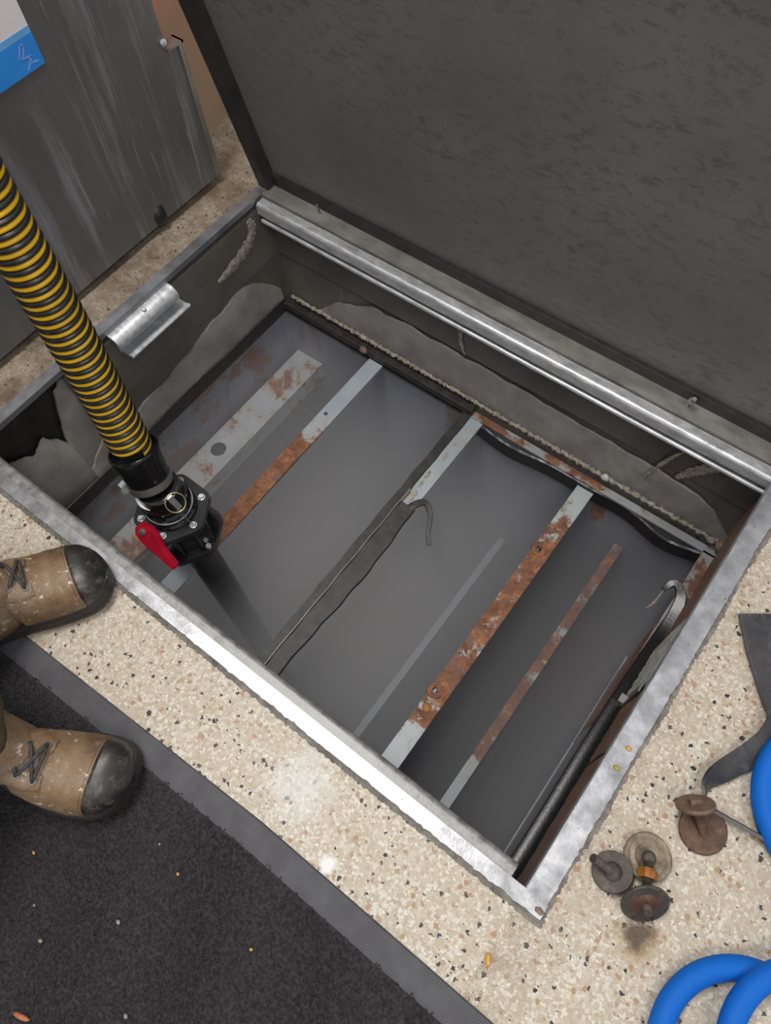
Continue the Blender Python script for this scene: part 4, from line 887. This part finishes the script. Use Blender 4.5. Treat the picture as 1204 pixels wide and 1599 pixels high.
# ================================================================ BOOTS
def boot(name, loc, yaw, label, mirror=1):
    root = empty(name, loc, (0, 0, yaw), label=label, category='boot')
    # toe tip at origin, heel at -0.31; local +x forward, +y = left
    L = 0.276
    def half(u):   # half widths (medial, lateral) of sole outline at u (0 toe .. 1 heel)
        xs = [0, .012, .04, .09, .16, .24, .34, .48, .62, .78, .90, .97, 1.0]
        wl_ = [0.0, .022, .038, .050, .0555, .057, .055, .047, .040, .040, .037, .024, 0.0]
        return 0.93 * np.interp(u, xs, wl_)
    def off(u): return mirror * (0.010 * math.sin(PI * min(1, u * 1.2)) - 0.004)
    def outline(scale, n=36, u0=0.0, u1=1.0):
        us = u0 + (u1 - u0) * (1 - np.cos(np.linspace(0, PI, n))) / 2
        top = [(-L * u, off(u) + half(u) * scale) for u in us]; bot = [(-L * u, off(u) - half(u) * scale) for u in us[::-1]]
        return top + bot[1:-1]
    o0 = outline(1.0); n = len(o0); lv = []
    for z, s in ((0.0, .95), (0.003, 1.0), (0.012, 1.02), (0.0135, 0.995), (0.016, 1.015), (0.024, 1.0), (0.027, 0.95)):
        for (x, y) in o0:
            u = -x / L; rise = 0.012 * max(0, 1 - u / 0.16) ** 1.6 * (1 if z > 0 else 1)
            cx = -L * .5; lv.append((cx + (x - cx) * (0.985 + .02 * s), off(u) + (y - off(u)) * s, z + rise))
    m = n; fsx = []
    for k in range(6):
        for i in range(m): a = k * m + i; b = k * m + (i + 1) % m; fsx.append((a, b, b + m, a + m))
    fsx += [tuple(range(m))[::-1], tuple(range(6 * m, 7 * m))]
    obj('sole', (lv, fsx), M_SOLE, root, smooth=True)
    # upper: cross-section loft toe->ankle with superellipse rings
    def ht(u): return np.interp(u, [0, .02, .05, .10, .16, .22, .30, .40, .52, .64], [.030, .046, .057, .066, .069, .070, .078, .098, .122, .140])
    def ring(u, inf=0.0, m=28):
        w = max(half(u) - .003, .004) + inf; H = ht(u) + inf; z0 = 0.024 + 0.012 * max(0, 1 - u / 0.16) ** 1.6; pts = []
        for i in range(m + 1):
            a = PI * i / m; c, s_ = math.cos(a), math.sin(a); ex = 0.62 + 0.22 * min(1, u * 2.2)
            yy = math.copysign(abs(c) ** ex, c) * w; zz = z0 + (H - z0) * abs(s_) ** (0.72)
            yy *= 1 - 0.10 * max(0, (zz - .06) / .08)
            pts.append((-L * u + 0.003 * s_, off(u) + yy, zz))
        return pts
    def loft(us, inf=0.0, infs=None):
        vs, fs = [], []; m = 28
        for k, u in enumerate(us): vs += ring(u, inf if infs is None else infs[k])
        for k in range(len(us) - 1):
            for i in range(m): a = k * (m + 1) + i; fs.append((a, a + 1, a + m + 2, a + m + 1))
        fs.append(tuple(range(m + 1))[::-1]); return vs, fs
    obj('toe_cap', loft(list(np.array([.004, .012, .025, .045, .065, .085, .105, .125, .14, .155, .159])), infs=[.0005] * 9 + [.0003, -.003]), M_TOE, root, smooth='all', label='black rubber toe cap')
    us = list(np.linspace(.147, .46, 18))
    vs, fs = loft(us); m = 29
    # crease folds across the vamp
    for k, u in enumerate(us):
        for i in range(m):
            x, y, z = vs[k * m + i]; w_ = max(0, math.sin(PI * i / (m - 1))); z += -0.0030 * w_ * (math.exp(-((u - .285) / .012) ** 2) + math.exp(-((u - .335) / .012) ** 2)); vs[k * m + i] = (x, y, z)
    up = obj('upper', (vs, fs), M_LEA, root, smooth='all', label='tan leather upper')
    # rear of upper and shaft, loft of closed rings from quarter to collar
    vs, fs = [], []; m = 36; levels = [(0.024, -0.188, 0.084, 0.040), (0.05, -0.187, 0.086, 0.041), (0.08, -0.187, 0.084, 0.042), (0.105, -0.190, 0.083, 0.045), (0.13, -0.196, 0.072, 0.044), (0.16, -0.200, 0.063, 0.046), (0.19, -0.202, 0.060, 0.049), (0.20, -0.202, 0.061, 0.051), (0.20, -0.202, 0.054, 0.044), (0.15, -0.200, 0.054, 0.040)]
    for z, cx, rx, ry in levels:
        for i in range(m):
            a = 2 * PI * i / m; vs.append((cx + rx * math.cos(a), off(.7) + ry * math.sin(a) * (1 + .06 * math.cos(a)), z + (0.012 * math.cos(a) if z > .1 else 0)))
    for k in range(len(levels) - 1):
        for i in range(m): a = k * m + i; b = k * m + (i + 1) % m; fs.append((a, b, b + m, a + m))
    fs.append(tuple(range(m))[::-1]); fs.append(tuple(range((len(levels) - 1) * m, len(levels) * m)))
    obj('shaft', (vs, fs), M_LEA, root, smooth='all', label='tan leather ankle shaft')
    # eyestay panels either side of the tongue
    def surf(u, v, inf=0.0):  # v in -1..1 across (0 = crest)
        rr = ring(u, inf); i = (1 - v) / 2 * 28; i0 = int(min(27, max(0, math.floor(i)))); f = i - i0
        a, b = Vector(rr[i0]), Vector(rr[i0 + 1]); return a.lerp(b, f)
    def panel(side, inf):
        vs, fs = [], []; us_ = np.linspace(.33, .60, 12); K = 6
        for k, u in enumerate(us_):
            v_in = .13; v_out = np.interp(k / 11, [0, .15, .4, 1], [.36, .47, .52, .60])
            for j in range(K + 1): p = surf(u, side * (v_in + (v_out - v_in) * j / K), inf if 0 < j < K and k > 0 else inf * .4); vs.append(tuple(p))
        for k in range(11):
            for j in range(K): a = k * (K + 1) + j; q = (a, a + 1, a + K + 2, a + K + 1); fs.append(q if side < 0 else q[::-1])
        return vs, fs
    for s_ in (-1, 1): obj('eyestay', panel(s_, .0032), M_LEA, root, smooth='all')
    vs, fs = [], []
    for k, u in enumerate(np.linspace(.34, .62, 12)):
        for j in range(7): vs.append(tuple(surf(u, -.17 + .34 * j / 6, .0015 + .0015 * math.sin(PI * j / 6))))
    for k in range(11):
        for j in range(6): a = k * 7 + j; fs.append((a, a + 7, a + 8, a + 1))
    obj('tongue', (vs, fs), M_LEA, root, smooth='all')
    eyes = [.355, .415, .475, .535]; E = {}
    for i, u in enumerate(eyes):
        for s_ in (-1, 1):
            p = surf(u, s_ * .23, .0036); p2 = surf(u + .02, s_ * .23, .0036); p3 = surf(u, s_ * .30, .0036); nr = (p2 - p).cross(p3 - p); nr = nr if nr.z > 0 else -nr
            E[i, s_] = (p, nr.normalized())
            obj('eyelet', xf(lathe([(0.0022, .0), (0.0025, .0012), (0.0042, .0012), (0.0046, .0)], 16, False), p, nr), M_STEEL, root, smooth=True)
    def lace(a, b, lift=.006):
        (p, n_), (q, n2) = a, b; mid = (p + q) / 2 + (n_ + n2).normalized() * lift
        return tube([p, p.lerp(mid, .35) + n_ * lift * .6, mid, q.lerp(mid, .35) + n2 * lift * .6, q], 0.0024, 8, 5)
    lc = [lace(E[0, -1], E[0, 1], .005)] + [lace(E[i, s_], E[i + 1, -s_], .006 + .002 * (s_ > 0)) for i in range(3) for s_ in (-1, 1)]
    obj('lace', join(*lc), M_LACE, root, smooth='all', label='grey bootlace')
    st = tube([tuple(surf(.168, v, .0004)) for v in np.linspace(-.95, .95, 40)], 0.0007, 5, 1, False)
    obj('stitching', st, M_LEA, root)
    # brown trouser leg bunched over the boot
    vs, fs = [], []; m = 40; lv_ = [(0.125, .062, .054), (0.128, .072, .062), (0.14, .076, .066), (0.155, .070, .061), (0.17, .078, .068), (0.185, .071, .063), (0.20, .080, .070), (0.25, .074, .068), (0.32, .080, .074), (0.45, .076, .072), (0.60, .074, .070), (0.74, .076, .072)]
    for k, (z, rx, ry) in enumerate(lv_):
        for i in range(m):
            a = 2 * PI * i / m; w_ = 1 + .05 * math.sin(3 * a + k * 1.7) + .02 * math.sin(7 * a + k)
            vs.append((-0.195 - .03 * (z - .12) + rx * w_ * math.cos(a), off(.7) + ry * w_ * math.sin(a), z + .008 * math.sin(2 * a + k)))
    for k in range(len(lv_) - 1):
        for i in range(m): a = k * m + i; b = k * m + (i + 1) % m; fs.append((a, b, b + m, a + m))
    fs.append(tuple(range((len(lv_) - 1) * m, len(lv_) * m)))
    obj('trouser_leg', (vs, fs), M_TROU, root, smooth='all', label='brown trouser leg bunched over the ankle')
    return root
boot('work_boot', (-0.600, 0.058, 0.0045), math.radians(63), 'dusty tan work boot with its black toe resting on the metal rim', 1)
boot('work_boot', (-0.355, -0.126, 0.006), math.radians(24), 'paint-splashed tan work boot standing on the charcoal mat', -1)

# ================================================================ SMALL DEBRIS
def pebble(name, loc, size, mat, lab, cat, flat=.5, seed=0, rot=0):
    r = random.Random(seed); bm = bmesh.new(); bmesh.ops.create_icosphere(bm, subdivisions=2, radius=1)
    for v in bm.verts: v.co *= r.uniform(.82, 1.15)
    s = size if isinstance(size, tuple) else (size, size * .75, size * flat)
    m = Matrix.Rotation(rot, 3, 'Z')
    for v in bm.verts: v.co = m @ Vector((v.co.x * s[0], v.co.y * s[1], v.co.z * s[2]))
    o = obj(name, bm, mat, smooth='all', label=lab, category=cat); o.location = (loc[0], loc[1], loc[2] + s[2] * .8); return o
pebble('stone_chip', (0.104, -0.017, 0), (.0075, .0042, .0025), M_CHIPO, 'ochre stone chip lying on the speckled floor near the mat', 'stone chip', seed=1, rot=-1.0)
pebble('stone_chip', (0.117, 0.284, 0.0035), .0042, M_CHIPO, 'small orange crumb on the right metal rim', 'crumb', seed=2)
pebble('stone_chip', (0.117, 0.254, 0.0035), .0042, M_CHIPY, 'small yellow crumb on the right metal rim', 'crumb', seed=3)
pebble('bark_flake', (-0.285, -0.383, 0.008), (.011, .003, .003), M_CHIPR, 'orange bark flake on the charcoal mat', 'flake', seed=4, rot=.3)
pebble('mortar_lump', (-0.706, 0.757, -0.278), (.010, .007, .009), M_CLAY, 'reddish clay lump stuck to the far edge of the tank', 'lump', seed=5)
pebble('plastic_nub', (-0.131, 0.773, -0.262), (.009, .007, .008), M_NUB, 'small translucent plastic nub on the far tank edge', 'nub', seed=6)
pebble('mud_clod', (0.112, 0.774, -0.275), (.016, .012, .012), M_CLAY, 'brown mud clod in the far right corner of the tank edge', 'mud', seed=11)
pebble('mud_clod', (0.088, 0.776, -0.272), (.009, .007, .007), M_MORT, 'cream mortar crumb beside the mud clod in the far right corner', 'crumb', seed=12)
pebble('caulk_crumb', (0.124, 0.060, 0.003), (.006, .004, .0015), M_CLAY, 'crumbled brown filler at the near right rim corner', 'filler', seed=8)
for i, (x, y) in enumerate(((-0.286, -0.16), (-0.244, -0.17), (-0.265, -0.25), (-0.205, -0.335), (-0.12, -0.175), (-0.325, -0.32), (-0.36, -0.30), (-0.405, -0.262), (-0.19, -0.31))):
    pebble('mat_crumb', (x, y, 0.0085), .0018 + .0006 * (i % 3), (M_CHIPP, M_CHIPO, M_MORT)[i % 3], 'tiny pale crumb caught in the pile of the charcoal mat', 'crumb', seed=20 + i)['group'] = 'crumbs on the mat'
